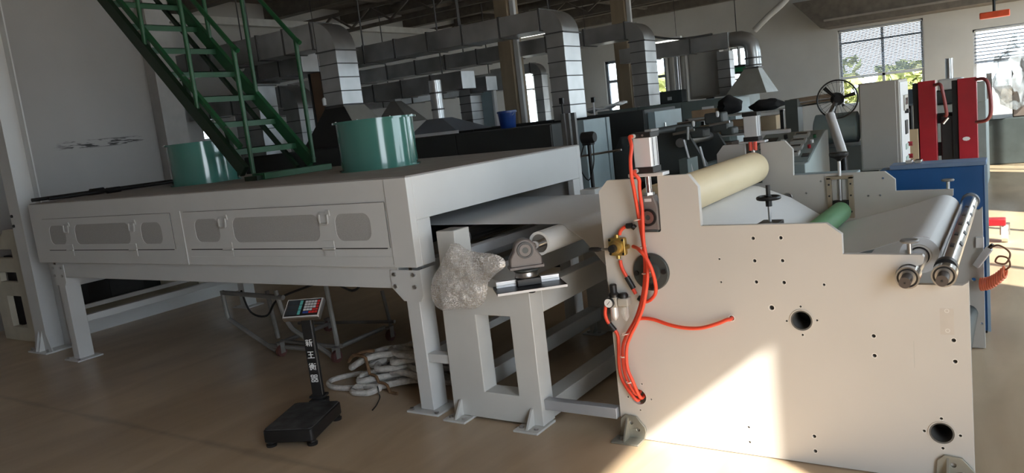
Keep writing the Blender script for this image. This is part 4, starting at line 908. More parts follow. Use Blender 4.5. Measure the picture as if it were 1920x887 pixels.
# ------------------------------------------------------------------ bubble wrap over the stand post
def bubble_mat():
    m = bpy.data.materials.new('bubble wrap film'); m.use_nodes = True; t = m.node_tree; N = t.nodes; L = t.links; N.clear(); o = N.new('ShaderNodeOutputMaterial')
    tc = N.new('ShaderNodeTexCoord'); v = N.new('ShaderNodeTexVoronoi'); v.inputs['Scale'].default_value = 75; v.inputs['Randomness'].default_value = .25; L.new(tc.outputs['Object'], v.inputs['Vector'])
    nz = N.new('ShaderNodeTexNoise'); nz.inputs['Scale'].default_value = 16; nz.inputs['Detail'].default_value = 7; nz.inputs['Distortion'].default_value = 2; L.new(tc.outputs['Object'], nz.inputs['Vector'])
    bp = N.new('ShaderNodeBump'); bp.inputs['Strength'].default_value = .5; bp.inputs['Distance'].default_value = .005; L.new(v.outputs['Distance'], bp.inputs['Height'])
    b2 = N.new('ShaderNodeBump'); b2.inputs['Strength'].default_value = .5; b2.inputs['Distance'].default_value = .01; L.new(nz.outputs['Fac'], b2.inputs['Height']); L.new(bp.outputs[0], b2.inputs['Normal'])
    tr = N.new('ShaderNodeBsdfTransparent'); tr.inputs[0].default_value = (.97, .965, .96, 1)
    df = N.new('ShaderNodeBsdfDiffuse'); df.inputs[0].default_value = (.92, .91, .905, 1); L.new(bp.outputs[0], df.inputs['Normal'])
    gl = N.new('ShaderNodeBsdfGlossy'); gl.inputs['Roughness'].default_value = .10; L.new(b2.outputs[0], gl.inputs['Normal'])
    mr = N.new('ShaderNodeMapRange'); L.new(nz.outputs['Fac'], mr.inputs[0]); mr.inputs[1].default_value = .35; mr.inputs[2].default_value = .7; mr.inputs[3].default_value = .10; mr.inputs[4].default_value = .20
    vr = N.new('ShaderNodeMapRange'); L.new(v.outputs['Distance'], vr.inputs[0]); vr.inputs[1].default_value = .25; vr.inputs[2].default_value = .62; vr.inputs[3].default_value = 0; vr.inputs[4].default_value = .18
    n4 = N.new('ShaderNodeTexNoise'); n4.inputs['Scale'].default_value = 42; n4.inputs['Detail'].default_value = 8; n4.inputs['Distortion'].default_value = 3; L.new(tc.outputs['Object'], n4.inputs['Vector'])
    n5 = N.new('ShaderNodeTexNoise'); n5.inputs['Scale'].default_value = 7; L.new(tc.outputs['Object'], n5.inputs['Vector'])
    pr = N.new('ShaderNodeMath'); pr.operation = 'MULTIPLY'; L.new(n4.outputs['Fac'], pr.inputs[0]); L.new(n5.outputs['Fac'], pr.inputs[1])
    cr = N.new('ShaderNodeMapRange'); L.new(pr.outputs[0], cr.inputs[0]); cr.inputs[1].default_value = .30; cr.inputs[2].default_value = .37; cr.inputs[3].default_value = 0; cr.inputs[4].default_value = .5  # whiter crinkle patches stand in for glints on the film
    s1 = N.new('ShaderNodeMath'); s1.operation = 'ADD'; L.new(mr.outputs[0], s1.inputs[0]); L.new(vr.outputs[0], s1.inputs[1])
    s2 = N.new('ShaderNodeMath'); s2.operation = 'ADD'; s2.use_clamp = True; L.new(s1.outputs[0], s2.inputs[0]); L.new(cr.outputs[0], s2.inputs[1])
    m1 = N.new('ShaderNodeMixShader'); L.new(s2.outputs[0], m1.inputs[0]); L.new(tr.outputs[0], m1.inputs[1]); L.new(df.outputs[0], m1.inputs[2])
    lw = N.new('ShaderNodeLayerWeight'); lw.inputs['Blend'].default_value = .35; L.new(b2.outputs[0], lw.inputs['Normal']); fr = N.new('ShaderNodeMapRange'); L.new(lw.outputs['Facing'], fr.inputs[0]); fr.inputs[3].default_value = .07; fr.inputs[4].default_value = .45
    m2 = N.new('ShaderNodeMixShader'); L.new(fr.outputs[0], m2.inputs[0]); L.new(m1.outputs[0], m2.inputs[1]); L.new(gl.outputs[0], m2.inputs[2]); L.new(m2.outputs[0], o.inputs[0]); return m
ol = [(846, 456), (832, 480), (826, 495), (812, 520), (808, 545), (814, 570), (832, 583), (856, 580), (880, 580), (895, 577), (908, 566), (914, 548), (916, 530), (932, 512), (947, 500), (944, 485), (925, 476), (895, 473), (872, 466), (860, 457)]
OP = [at(u, v, 3.12) for u, v in ol]
cen = sum(OP, Vector()) / len(OP)
bwm = MB(); RN = 12; n = len(OP)
OP2 = [p for p in smooth_path(OP + [OP[0]], 4)[:-1]]; n = len(OP2)
for side in (-1, 1):
    for k_ in range(1, RN + 1):
        f = k_ / RN
        for p in OP2:
            q = cen.lerp(p, f); th = .06 * math.sqrt(max(0, 1 - f * f)) * (1 if side < 0 else .35)
            nzv = noise.noise(Vector((q.x * 14, side * 5 + q.z * 3, q.z * 14))) * .02 + noise.noise(Vector((q.x * 34, side * 5, q.z * 34))) * .011
            bwm.v.append(Vector((q.x, q.y + side * th + nzv * (1 - f ** 4), q.z)))
base = 0
for s_ in range(2):
    o_ = s_ * RN * n
    for k_ in range(RN - 1):
        for i in range(n):
            j = (i + 1) % n; bwm.f.append([o_ + k_ * n + i, o_ + k_ * n + j, o_ + (k_ + 1) * n + j, o_ + (k_ + 1) * n + i])
    bwm.f.append([o_ + i for i in range(n)])
for i in range(n):
    j = (i + 1) % n; a = (RN - 1) * n; bwm.f.append([a + i, a + j, RN * n + a + j, RN * n + a + i])
bo = bwm.build('bubble_wrap', bubble_mat(), smooth=False); tag(bo, 'crumpled clear bubble wrap sheet hanging on the stand post', 'bubble wrap')
# ------------------------------------------------------------------ background: ducts
def R3(v): return round(v, 3)
def seg_x(t, x0, x1, y0, y1, z0, z1, n, m=None):
    L_ = (x1 - x0) / n
    for i in range(n):
        a = x0 + i * L_ + .008; e = x0 + (i + 1) * L_ - .008; j = .004 * (-1) ** i
        s = MB().box(a, e, y0 + j, y1 + j, z0, z1).build('duct_segment', m or GALV, t, bevel=.004)
        if i: MB().box(a - .016 - .006, a + .006, y0 - .012, y1 + .012, z0 - .012, z1 + .012).build('joint_flange', DUCTDK, s, smooth=False)
def seg_z(t, x0, x1, y0, y1, z0, z1, n, m=None):
    L_ = (z1 - z0) / n
    for i in range(n):
        a = z0 + i * L_ + .003; e = z0 + (i + 1) * L_ - .003
        s = MB().box(x0, x1, y0, y1, a, e).build('duct_segment', m or GALV, t, bevel=.004)
        if i: MB().box(x0 - .005, x1 + .005, y0 - .005, y1 + .005, a - .009, a + .003).build('seam', DUCTDK, s, smooth=False)
def elbow_xz(t, xl, zb, w, h, y0, y1, ri=.06, sgn=1, m=None):
    """horizontal duct of height h arriving along x at xl (top at zb+ri+h), turning down into a drop of width w=h"""
    cx, cz = xl, zb; n = 10; mb = MB(); ro = ri + h
    k = 0
    for i in range(n + 1):
        a = PI / 2 - PI / 2 * i / n
        for r in (ri, ro):
            for y in (y0, y1): mb.v.append(Vector((cx + sgn * r * math.cos(a), y, cz + r * math.sin(a))))
    for i in range(n):
        b_ = 4 * i; c_ = 4 * (i + 1)
        mb.f += [[b_, c_, c_ + 1, b_ + 1], [b_ + 2, b_ + 3, c_ + 3, c_ + 2], [b_, b_ + 2, c_ + 2, c_], [b_ + 1, c_ + 1, c_ + 3, b_ + 3]]
    mb.f += [[0, 1, 3, 2], [4 * n, 4 * n + 2, 4 * n + 3, 4 * n + 1]]
    s = mb.build('elbow', m or GALV, t)
    MB().box(cx + sgn * ri - .02 if sgn > 0 else cx - ro - .02, cx + ro + .02 if sgn > 0 else cx - ri + .02, y0 - .02, y1 + .02, cz - .014, cz + .002).build('joint_flange', DUCTDK, s, smooth=False)
    MB().box(cx - .012, cx + .012, y0 - .015, y1 + .015, cz + ri - .015, cz + ro + .015).build('joint_flange', DUCTDK, s, smooth=False)
def duct(label, Y, dep, uL, uR, vmid, z_top, z_bot, x_left, nx, nz, h=None, ri=.06):
    a = at(uL, vmid, Y).x; c = at(uR, vmid, Y).x; w = c - a; h = w
    t = thing('air_duct', label, 'duct', (a, Y, z_bot), group='galvanised air ducts')
    zc = z_top - h - ri; xl = a - ri
    seg_z(t, a, c, Y, Y + dep, z_bot, zc, nz); elbow_xz(t, xl, zc, w, h, Y, Y + dep, ri)
    seg_x(t, x_left, xl - .012, Y, Y + dep, zc + ri, z_top, nx)
    for x in ([xl - 1.4, xl - 3.2] if xl - 3.2 > x_left else [xl - 1.0]):
        MB().cyl((x, Y + dep / 2, z_top), (x, Y + dep / 2, ZC - .02), .012, n=6).build('hanger_rod', DUCTDK, t)
    return t, a, c, zc
GLAVD = None
d1, a, c, zc = duct('nearest square duct, its elbow dropping into a tapered hood behind the drum', 7.0, .36, 600, 634, 130, 3.10, 2.05, -11.6, 8, 4)
hd1 = thing('exhaust_hood', 'tapered hood, shade and light coloured into its faces, under the nearest duct drop', 'hood', (a, 7.0, 1.2))
mb = MB().hexa([(a - .42, 6.9, 1.54), (c + .36, 6.9, 1.54), (c + .36, 7.6, 1.54), (a - .42, 7.6, 1.54), (a - .0, 7.0, 2.04), (c + .0, 7.0, 2.04), (c, 7.36, 2.04), (a, 7.36, 2.04)])
mb.build('skirt', mat('shaded hood sheet', (.014, .014, .015), .6), hd1, smooth=False)  # near-black skirt and paler side panel paint in shade and side light
MB().add([(c + .365, 6.9, 1.545), (c + .365, 7.6, 1.545), (c + .006, 7.36, 2.04), (c + .006, 7.0, 2.04)], [(0, 1, 2, 3)]).build('side_panel', mat('taupe hood sheet', (.27, .26, .235), .5), hd1, smooth=False)
MB().box(a - .01, c + .01, 6.99, 7.37, 2.02, 2.048).build('collar', DUCTDK, hd1, smooth=False)
d2, a2, c2, zc2 = duct('long square duct with elbow and tall drop behind the blue bucket', 8.5, .42, 1028, 1061, 120, 2.93, 1.545, -11.0, 10, 6)
d3, a3, c3, zc3 = duct('third square duct, dropping between the two narrow far windows', 11.0, .42, 1183, 1211, 110, 2.88, 1.6, -12.6, 11, 6)
# lower parallel branch ducts
t = thing('air_duct', 'lower grey branch duct running left behind the hooded pipe', 'duct', (-9.4, 9.6, 2.2), group='galvanised air ducts')
seg_x(t, -12.6, -7.1, 9.6, 9.95, 2.18, 2.45, 9)
for x in (-12, -7.6): MB().cyl((x, 9.78, 2.45), (x, 9.78, ZC - .01), .012, n=6).build('hanger_rod', DUCTDK, t)
t = thing('air_duct', 'low branch duct under the ceiling cornice at the left wall', 'duct', (-10, 13, 2.2), group='galvanised air ducts')
seg_x(t, -12.9, -8.6, 13.2, 13.6, 2.25, 2.62, 5)
for x in (-12, -9.2): MB().cyl((x, 13.4, 2.62), (x, 13.4, ZC - .01), .012, n=6).build('hanger_rod', DUCTDK, t)
# bright drop with elbow by the brown column
p = at(863, 200, 10.2); q = at(884, 200, 10.2)
t = thing('air_duct', 'pale silver duct drop with short elbow left of the brown column', 'duct', (p.x, 10.2, 1.6), group='galvanised air ducts')
seg_z(t, p.x, q.x, 10.2, 10.5, 1.57, 2.10, 4); elbow_xz(t, q.x + .03, 2.10, q.x - p.x, q.x - p.x, 10.2, 10.5, .03, sgn=-1); seg_x(t, q.x + .045, q.x + .35, 10.2, 10.5, 2.13, 2.13 + q.x - p.x, 1)
# silver drop behind the stair railing
t, a4, c4, zc4 = duct('silver square duct drop seen behind the stair railing post', 8.9, .4, 530, 556, 180, 2.62, 1.2, -13.0, 4, 5)
t = thing('air_duct', 'pale duct drop seen through the lower stair treads', 'duct', (-10.4, 9.4, .3), group='galvanised air ducts')
p = at(445, 200, 9.33); seg_z(t, p.x - .12, p.x + .3, 9.33, 9.57, .0, 2.5, 8)
t = thing('air_duct', 'duct elbow high behind the stair treads at the wall end', 'duct', (-11, 9, 2.5), group='galvanised air ducts')
p = at(446, 110, 7.6); seg_z(t, p.x, p.x + .3, 7.6, 7.95, .0, 2.55, 8); elbow_xz(t, p.x + .36, 2.55, .3, .3, 7.6, 7.95, .06, sgn=-1); seg_x(t, p.x + .38, p.x + 1.35, 7.6, 7.95, 2.61, 2.91, 2)
# round duct with glazed hood at the far end
t = thing('round_duct', 'round duct bend with square run dropping to the fume hood by the green sign', 'duct', (-3.8, 13.5, 1.6), group='galvanised air ducts')
seg_x(t, -6.2, -4.15, 13.3, 13.6, 2.42, 2.68, 3)
MB().tube([(-4.15, 13.45, 2.55), (-3.98, 13.45, 2.55), (-3.88, 13.45, 2.51), (-3.82, 13.45, 2.43), (-3.80, 13.45, 2.30), (-3.80, 13.45, 2.0515)], .13, 20).build('round_bend', GALV, t)
for z in (2.2, 2.078): MB().pipe((-3.80, 13.45, z - .012), (-3.80, 13.45, z + .012), .145, .12, 20).build('band', DUCTDK, t)
fh = thing('fume_hood', 'flared fume hood with one clear pane under the round duct', 'hood', (-3.8, 13.5, 1.55))
zb, zt = 1.60, 2.03; X0, X1, Y0, Y1 = -4.22, -3.52, 13.1, 13.85; x0, x1, y0, y1 = -3.93, -3.70, 13.33, 13.57
MB().add([(X0, Y0, zb), (X1, Y0, zb), (x1, y0, zt), (x0, y0, zt), (X0, Y1, zb), (x0, y1, zt), (X1, Y1, zb), (x1, y1, zt)], [(0, 1, 2, 3), (4, 0, 3, 5), (6, 4, 5, 7)]).build('skirt', mat('taupe hood sheet', (.27, .26, .235), .5), fh, smooth=False)
MB().add([(X1, Y0, zb), (X1, Y1, zb), (x1, y1, zt), (x1, y0, zt)], [(0, 1, 2, 3)]).build('hood_pane', mat('hood pane sky reflection', (.70, .76, .78), .15), fh, smooth=False)  # pale bluish colour stands in for sky reflected in the pane
MB().box(x0 - .02, x1 + .02, y0 - .02, y1 + .02, zt - .01, zt + .02).build('collar', DUCTDK, fh, smooth=False)
t = thing('air_duct', 'short square drop between white panel cabinet and fume hood', 'duct', (-4.5, 13.7, 1.6), group='galvanised air ducts')
p = at(1346, 130, 13.7); seg_z(t, p.x, p.x + .22, 13.7, 13.95, 1.62, 2.4, 5)
# hooded pipe on the first tunnel
hp = thing('exhaust_hood', 'low wide grey hood with bright round pipe, right of the front drum', 'hood', (-5.3, 7.4, 1.53))
p = at(776, 250, 7.3); q = at(868, 243, 7.3); r_ = at(824, 222, 7.5)
MB().hexa([(p.x, 7.2, 1.56), (q.x, 7.2, 1.56), (q.x, 7.9, 1.56), (p.x, 7.9, 1.56), (r_.x - .14, 7.42, 1.74), (r_.x + .10, 7.42, 1.74), (r_.x + .10, 7.62, 1.74), (r_.x - .14, 7.62, 1.74)]).build('skirt', mat('slate hood sheet', (.14, .16, .19), .45), hp, smooth=False)
MB().box(p.x - .01, q.x + .01, 7.19, 7.2, 1.54, 1.575).build('lip', LIGHTM, hp, smooth=False)
MB().cyl((r_.x - .02, 7.52, 1.73), (r_.x - .02, 7.52, 2.2), .075, n=20).build('pipe', GALV, hp)
for z in (1.85, 2.05): MB().pipe((r_.x - .02, 7.52, z - .01), (r_.x - .02, 7.52, z + .01), .082, .07, 20).build('band', DUCTDK, hp)

# ------------------------------------------------------------------ drying tunnels (machine lines)
def tunnel(label, x0, x1, y0, y1, z0, z1, m, npan, rows=1):
    t = thing('drying_tunnel', label, 'machine', ((x0 + x1) / 2, (y0 + y1) / 2, 0), group='background coating lines')
    MB().box(x0, x1, y0 + .02, y1, z0, z1).build('body', m, t, bevel=.006)
    L_ = (x1 - x0) / npan; hz = (z1 - z0) / rows
    for i in range(npan):
        for j in range(rows):
            MB().box(x0 + i * L_ + .008, x0 + (i + 1) * L_ - .008, y0, y0 + .022, z0 + j * hz + .008, z0 + (j + 1) * hz - .008).build('side_panel', m, t, bevel=.003)
    for x in (x0 + .1, (x0 + x1) / 2, x1 - .2):
        for y in (y0 + .1, y1 - .2): MB().box(x, x + .1, y, y + .1, 0, z0).build('leg', m, t, smooth=False)
    return t
tA = tunnel('dark drying tunnel directly behind the white oven, carrying the blue bucket', -9.0, -4.05, 6.9, 8.1, .35, 1.53, DARKMACH, 4)
MB().box(-4.05, -3.93, 7.40, 7.92, .35, 1.53).build('end_panel', PALEBLUE, tA, bevel=.004)
MB().box(-4.04, -3.925, 7.94, 8.02, .1, 1.53).build('end_post', PALEBLUE, tA, smooth=False)
for u in (1057, 1066, 1077): 
    p = at(u, 240, 6.85); MB().box(p.x - .02, p.x + .02, 6.84, 6.88, .2, 1.62).build('guide_post', mat('dull steel post', (.20, .20, .20), .4, metal=.6), tA, smooth=False)
tB = tunnel('second dark tunnel with seamed panels and pale blue end, behind the air cylinder', -9.5, -4.06, 9.3, 10.4, .3, 1.56, DARKMACH, 4, 2)
MB().box(-4.06, -3.96, 9.42, 10.36, .95, 1.52).build('end_panel', PALEBLUE, tB, bevel=.004)
MB().box(-4.06, -3.90, 9.42, 10.3, .45, .93).build('end_panel', PALEBLUE, tB, bevel=.004)
MB().box(-3.955, -3.945, 9.7, 9.74, 1.2, 1.36).build('end_handle', STEEL, tB, smooth=False)
tC = tunnel('grey green coating unit at the back below the white panel cabinet', -6.4, -4.02, 12.6, 14.5, .25, 1.6, GREYGRN, 3)
MB().box(-4.02, -3.92, 12.66, 13.5, .3, 1.58).build('end_panel', PALEBLUE, tC, bevel=.004)
MB().box(-4.45, -4.25, 12.585, 12.6, 1.36, 1.48).build('name_plate', LIGHTM, tC, smooth=False)
# items on and around the tunnels
def bucket():
    p = at(953, 237, 7.5); x, y, z = p.x, 7.5, 1.531
    t = thing('plastic_bucket', 'blue plastic bucket standing on the dark tunnel by the brown column', 'bucket', (x, y, z))
    BB = mat('blue plastic', (.012, .045, .20), .35)
    MB().lathe((x, y, z), (0, 0, 1), [(0, .085), (.005, .09), (.2, .108), (.2, .1), (.19, .1), (.02, .084)], 28).build('pail', BB, t)
    MB().pipe((x, y, z + .175), (x, y, z + .195), .116, .105, 28).build('rim_band', BB, t)
    MB().tube([(x + .112 * math.cos(a * PI / 12), y - .02 - .03 * math.sin(a * PI / 12), z + .17 - .05 * math.sin(a * PI / 12)) for a in range(13)], .003, 6).build('bail', STEEL, t)
bucket()
pm = thing('sheet_bundle', 'crumpled white sheet lying on the second tunnel under the narrow window', 'sheet', (-4.9, 9.7, 1.56))
mb = MB(); NX, NZ = 10, 6
for i in range(NX + 1):
    for j in range(NZ + 1):
        x = -5.05 + .55 * i / NX; y = 9.5 + .3 * j / NZ; mb.v.append(Vector((x, y, 1.61 + .03 + .045 * noise.noise(Vector((x * 6, y * 6, 1))) + .05 * (i / NX))))
for i in range(NX):
    for j in range(NZ): k = i * (NZ + 1) + j; mb.f.append([k, k + NZ + 1, k + NZ + 2, k + 1])
so = mb.build('crumpled_sheet', LIGHTM, pm); md = so.modifiers.new('thick', 'SOLIDIFY'); md.thickness = .03; md.offset = -1
bl = thing('blower_motor', 'black blower motor on a thin stand before the pale tunnel end', 'motor', (-3.5, 6.4, 0))
p = at(1103, 258, 6.5)
MB().lathe((p.x - .07, 6.5, p.z), (1, 0, 0), [(0, .04), (.01, .055), (.12, .055), (.14, .045)], 20).build('motor_body', BLACK, bl)
MB().box(p.x - .05, p.x + .04, 6.46, 6.54, p.z - .07, p.z - .05).build('motor_foot', BLACK, bl, smooth=False)
MB().cyl((p.x, 6.5, .02), (p.x, 6.5, p.z - .06), .018, n=10).build('stand_post', BLACKM, bl)
MB().box(p.x - .14, p.x + .14, 6.4, 6.6, 0, .025).build('stand_base', BLACKM, bl, smooth=False)
MB().tube([(p.x - .1, 6.5, p.z - .17), (p.x + .33, 6.5, p.z - .14)], .010, 8).build('cross_arm', STEEL, bl)
MB().tube(smooth_path([(p.x - .03, 6.47, p.z - .05), (p.x - .1, 6.46, p.z - .25), (p.x - .02, 6.46, p.z - .4), (p.x + .05, 6.46, p.z - .25), (p.x + .06, 6.47, p.z - .06)], 5), .006, 6).build('cord', CABLE, bl)
# columns and boards
def column(u0, u1, v, Y, m, label, name='roof_column', strip=True):
    a = at(u0, v, Y).x; c = at(u1, v, Y).x
    t = thing(name, label, 'column', (a, Y, 0), kind='structure')
    MB().box(a, c, Y, Y + .35, 0, ZC).build('shaft', m, t, bevel=.01)
    if strip: MB().box(c + .02, c + .10, Y + .05, Y + .12, 0, ZC).build('cable_trunking', LIGHTM, t, smooth=False)
column(944, 968, 180, 10.9, BROWN, 'brown roof column with white trunking behind the bucket')
column(1150, 1176, 80, 14.6, BROWN, 'brown roof column behind the third duct elbow')
bd = thing('brown_board', 'upright brown board leaning between two ducts behind the railing', 'board', (-8.2, 8.3, 0))
p = at(583, 150, 8.16); q = at(606, 150, 8.16)
MB().box(p.x, q.x, 8.16, 8.20, .9, 2.72).build('panel', mat('brown hardboard', (.34, .225, .15), .7), bd, smooth=False)
for x in (p.x - .03, q.x): MB().box(x, x + .03, 8.14, 8.21, 0, 2.74).build('edge_rail', BLACKM, bd, smooth=False)
lw_ = thing('wall_pendant', 'small bright lamp on a cord in front of the tapered hood', 'lamp', (-7.2, 6.7, 2.0))
p = at(608, 191, 6.75)
MB().lathe((p.x, 6.75, p.z - .05), (0, 0, 1), [(0, .012), (.01, .025), (.08, .025), (.1, .012)], 12).build('bulb', LIGHTM, lw_)
MB().cyl((p.x, 6.75, p.z + .05), (p.x, 6.75, ZC - .01), .004, n=6).build('cord', CABLE, lw_)
wc = thing('panel_cabinet', 'white wall cabinet hung above the grey green unit', 'cabinet', (-4.8, 14, 1.6))
p = at(1285, 190, 14.0); q = at(1350, 185, 14.0)
MB().prism(rrect(-5.16, -4.55, 1.62, 2.52, .03, 3), 'Y', 14.0, 14.25).build('body', BEIGE, wc, bevel=.006)
MB().box(-5.12, -4.59, 13.985, 14.0, 1.66, 2.48).build('door', BEIGE, wc, bevel=.004)
MB().box(-4.85, -4.7, 13.98, 14.01, 1.6015, 1.62).build('bracket', BLACKM, wc, smooth=False)
for i, u in enumerate((1258, 1270, 1281)):
    p = at(u, 130, 14.1); t = tag(MB().cyl((p.x, 14.1, 1.6), (p.x, 14.1, 2.62), .05, n=14).build('vertical_pipe', (BEIGE, GALV, BEIGE)[i]), ['beige pipe farthest from the white wall cabinet', 'silver pipe between two beige pipes beside the wall cabinet', 'beige pipe touching the side of the white wall cabinet'][i], 'pipe', 'pipes beside the wall cabinet')
db = thing('switch_box', 'dark switch boxes below the three pipes', 'switch box', (-5.4, 13.9, 1.6))
MB().box(-5.72, -5.22, 13.75, 14.0, 1.6, 1.83).build('housing', CASTDK, db, bevel=.01)
MB().box(-5.5, -5.42, 13.74, 13.75, 1.66, 1.72).build('label_plate', LIGHTM, db, smooth=False)
# level gauges sticking up
for i, (u, v) in enumerate(((1112, 188), (1053, 190))):
    p = at(u, v, 9.45 if i == 0 else 8.0); t = thing('probe_stick', ['white probe stick with black head against the grey wall', 'dark probe stick beside the silver duct drop'][i], 'probe', (p.x, p.y, 1.5))
    MB().cyl((p.x, p.y, 1.561 if i == 0 else 1.531), (p.x, p.y, p.z), .012, n=8).build('rod', LIGHTM if i == 0 else BLACKM, t); MB().box(p.x - .025, p.x + .025, p.y - .02, p.y + .02, p.z - .03, p.z + .04).build('head', BLACK, t, bevel=.004)
# green exit-style sign by the fume hood
es = thing('green_sign', 'small dark green lit sign behind the fume hood', 'sign', (-4.9, 16, 2.1))
p = at(1385, 130, 16); MB().box(p.x - .16, p.x + .16, 16, 16.05, p.z - .09, p.z + .09).build('sign_box', BLACK, es, smooth=False)
MB().box(p.x - .14, p.x + .14, 15.995, 16.0, p.z - .05, p.z + .04).build('sign_face', mat('green sign face', (.01, .16, .07), .5), es, smooth=False)
MB().cyl((p.x, 16.02, p.z + .09), (p.x, 16.02, ZC - .01), .01, n=6).build('hanger', BLACKM, es)
# tube lamps under the roof
EM = bpy.data.materials.new('lit tube'); EM.use_nodes = True; EM.node_tree.nodes['Principled BSDF'].inputs['Emission Color'].default_value = (1, .97, .9, 1); EM.node_tree.nodes['Principled BSDF'].inputs['Emission Strength'].default_value = 2.2
for i, (u, v, Y, lab) in enumerate(((992, 67, 12.4, 'lit tube lamp seen just under the long duct elbow'), (1226, 82, 15.5, 'lit tube lamp right of the third duct elbow'), (1140, 79, 14.8, 'lit tube lamp left of the third duct elbow'))):
    p = at(u, v, Y); t = thing('tube_lamp', lab, 'lamp', (p.x, Y, p.z), group='tube lamps')
    MB().box(p.x - .6, p.x + .6, Y - .05, Y + .05, p.z + .025, p.z + .07).build('fitting', LIGHTM, t, smooth=False)
    MB().cyl((p.x - .56, Y, p.z), (p.x + .56, Y, p.z), .018, n=10).build('tube', EM, t)
    for s in (-.5, .5): MB().cyl((p.x + s, Y, p.z + .07), (p.x + s, Y, ZC - .01), .005, n=6).build('hanger', BLACKM, t)

# ------------------------------------------------------------------ winder between the tunnels and the machine
wn_ = thing('slitting_winder', 'dark winder frame with bars and rollers before the grey green unit', 'machine', (-3.2, 8.2, 0))
WD = mat('dark winder paint', (.055, .062, .062), .5)
for y in (8.2, 9.1): plate('side_frame', [(-4.0, 0), (-2.9, 0), (-2.9, .9), (-3.1, 1.28), (-3.9, 1.28), (-4.0, 1.1)], [rect(-3.8, -3.2, .25, .75)], y, y + .06, WD, wn_)
for x, z, r, m in ((-3.15, 1.16, .05, STEEL), (-3.45, 1.3, .045, WD), (-3.8, 1.22, .05, WD), (-3.1, .8, .07, GREYGRN)):
    MB().cyl((x, 8.12, z), (x, 9.2, z), r, n=18).build('roller', m, wn_)
for (u0, v0, u1, v1, Y) in ((1262, 252, 1302, 243, 7.8), (1282, 262, 1299, 325, 7.7), (1312, 275, 1322, 312, 7.7), (1270, 232, 1340, 222, 8.6), (1290, 238, 1290, 262, 7.75), (1330, 235, 1368, 228, 8.0)):
    MB().tube([at(u0, v0, Y), at(u1, v1, Y)], .014, 8).build('control_bar', STEEL, wn_)
for u, v, s in ((1280, 245, .07), (1340, 222, .10), (1352, 238, .09), (1310, 250, .08), (1365, 246, .07)):
    p = at(u, v, 8.05); MB().box(p.x - s, p.x + s, 8.0, 8.2, p.z - s * .6, p.z + s * .6).build('drive_housing', (WD, CASTDK)[u % 2], wn_, bevel=.02)
for u, v in ((1300, 232), (1345, 214)):
    p = at(u, v, 7.95); MB().lathe((p.x, 7.95, p.z - .03), (0, 0, 1), [(0, .012), (.02, .018), (.05, .018), (.06, .01)], 12).build('white_knob', LIGHTM, wn_)
MB().box(-2.98, -2.88, 7.6, 7.9, 0, 1.02).build('stand_post', GREYGRN, wn_, bevel=.006)

# storage rack with clutter at the back
rk = thing('storage_rack', 'steel storage rack against the far wall left of the fan', 'rack', (-2.8, 9.6, 0))
RX0, RX1, RY0, RY1 = -3.55, -2.35, 9.4, 10.0
for x in (RX0, RX1 - .04):
    for y in (RY0, RY1 - .04): MB().box(x, x + .04, y, y + .04, 0, 1.38).build('upright', BLACKM, rk, smooth=False)
for z in (.45, .85, 1.12, 1.36): MB().box(RX0, RX1, RY0, RY1, z, z + .025).build('shelf', mat('pale shelf edge', (.38, .38, .37), .6), rk, bevel=.004)
def lump(name, label, cat, x, y, z, sx, sy, sz, m, seed, group=None):
    bm = bmesh.new(); bmesh.ops.create_icosphere(bm, subdivisions=3, radius=1)
    for v in bm.verts:
        f = 1 + .28 * noise.noise(v.co * 1.6 + Vector((seed, 0, 0))) + .1 * noise.noise(v.co * 4 + Vector((seed, 3, 0)))
        v.co = Vector((v.co.x * sx * f, v.co.y * sy * f, max(v.co.z * f, -.85) * sz))
    me = bpy.data.meshes.new(name); bm.to_mesh(me); bm.free()
    o = finish(name, me, m); o.location = (x, y, z + sz * .85); return tag(o, label, cat, group)
lump('black_bag', 'tall black cloth bag on the top shelf of the rack', 'bag', -3.05, 9.62, 1.386, .15, .15, .12, CLOTH, 1, 'bags on the rack')
lump('black_bag', 'low black cloth bundle on the rack end nearest the fan', 'bag', -2.6, 9.65, 1.386, .19, .15, .075, CLOTH, 5, 'bags on the rack')
def carton(x, y, z, sx, sy, sz, label, m=CARDB):
    t = thing('carton', label, 'box', (x, y, z), group='cartons on the rack')
    MB().box(x - sx, x + sx, y - sy, y + sy, z, z + sz).build('box_body', m, t, bevel=.004)
    MB().box(x - .02, x + .02, y - sy - .002, y + sy, z + sz, z + sz + .002).build('tape', mat('brown tape', (.35, .25, .14), .4), t, smooth=False)
carton(-3.35, 9.65, 1.386, .15, .15, .09, 'flat brown carton on the top shelf left of the tall bag')
carton(-3.3, 9.72, 1.146, .14, .15, .13, 'brown carton on the second shelf, end nearest the tunnels')
carton(-2.95, 9.72, 1.146, .14, .15, .16, 'brown carton in the middle of the second shelf')
carton(-2.6, 9.72, 1.146, .12, .15, .17, 'tan carton on the second shelf, end nearest the fan', mat('tan card', (.42, .33, .22), .8))
carton(-3.2, 9.6, .876, .2, .15, .17, 'dark carton on the third shelf, left half', mat('dark card', (.12, .09, .07), .8))
carton(-2.7, 9.6, .876, .18, .15, .15, 'dark carton on the third shelf, right half', mat('dark card', (.12, .09, .07), .8))
t = thing('core_tube', 'silver tube lying on the second rack shelf in front of the cartons', 'tube', (-2.85, 9.44, 1.146))
MB().pipe((-3.0, 9.48, 1.187), (-2.65, 9.45, 1.187), .04, .03, 18).build('tube_wall', CHROME, t)

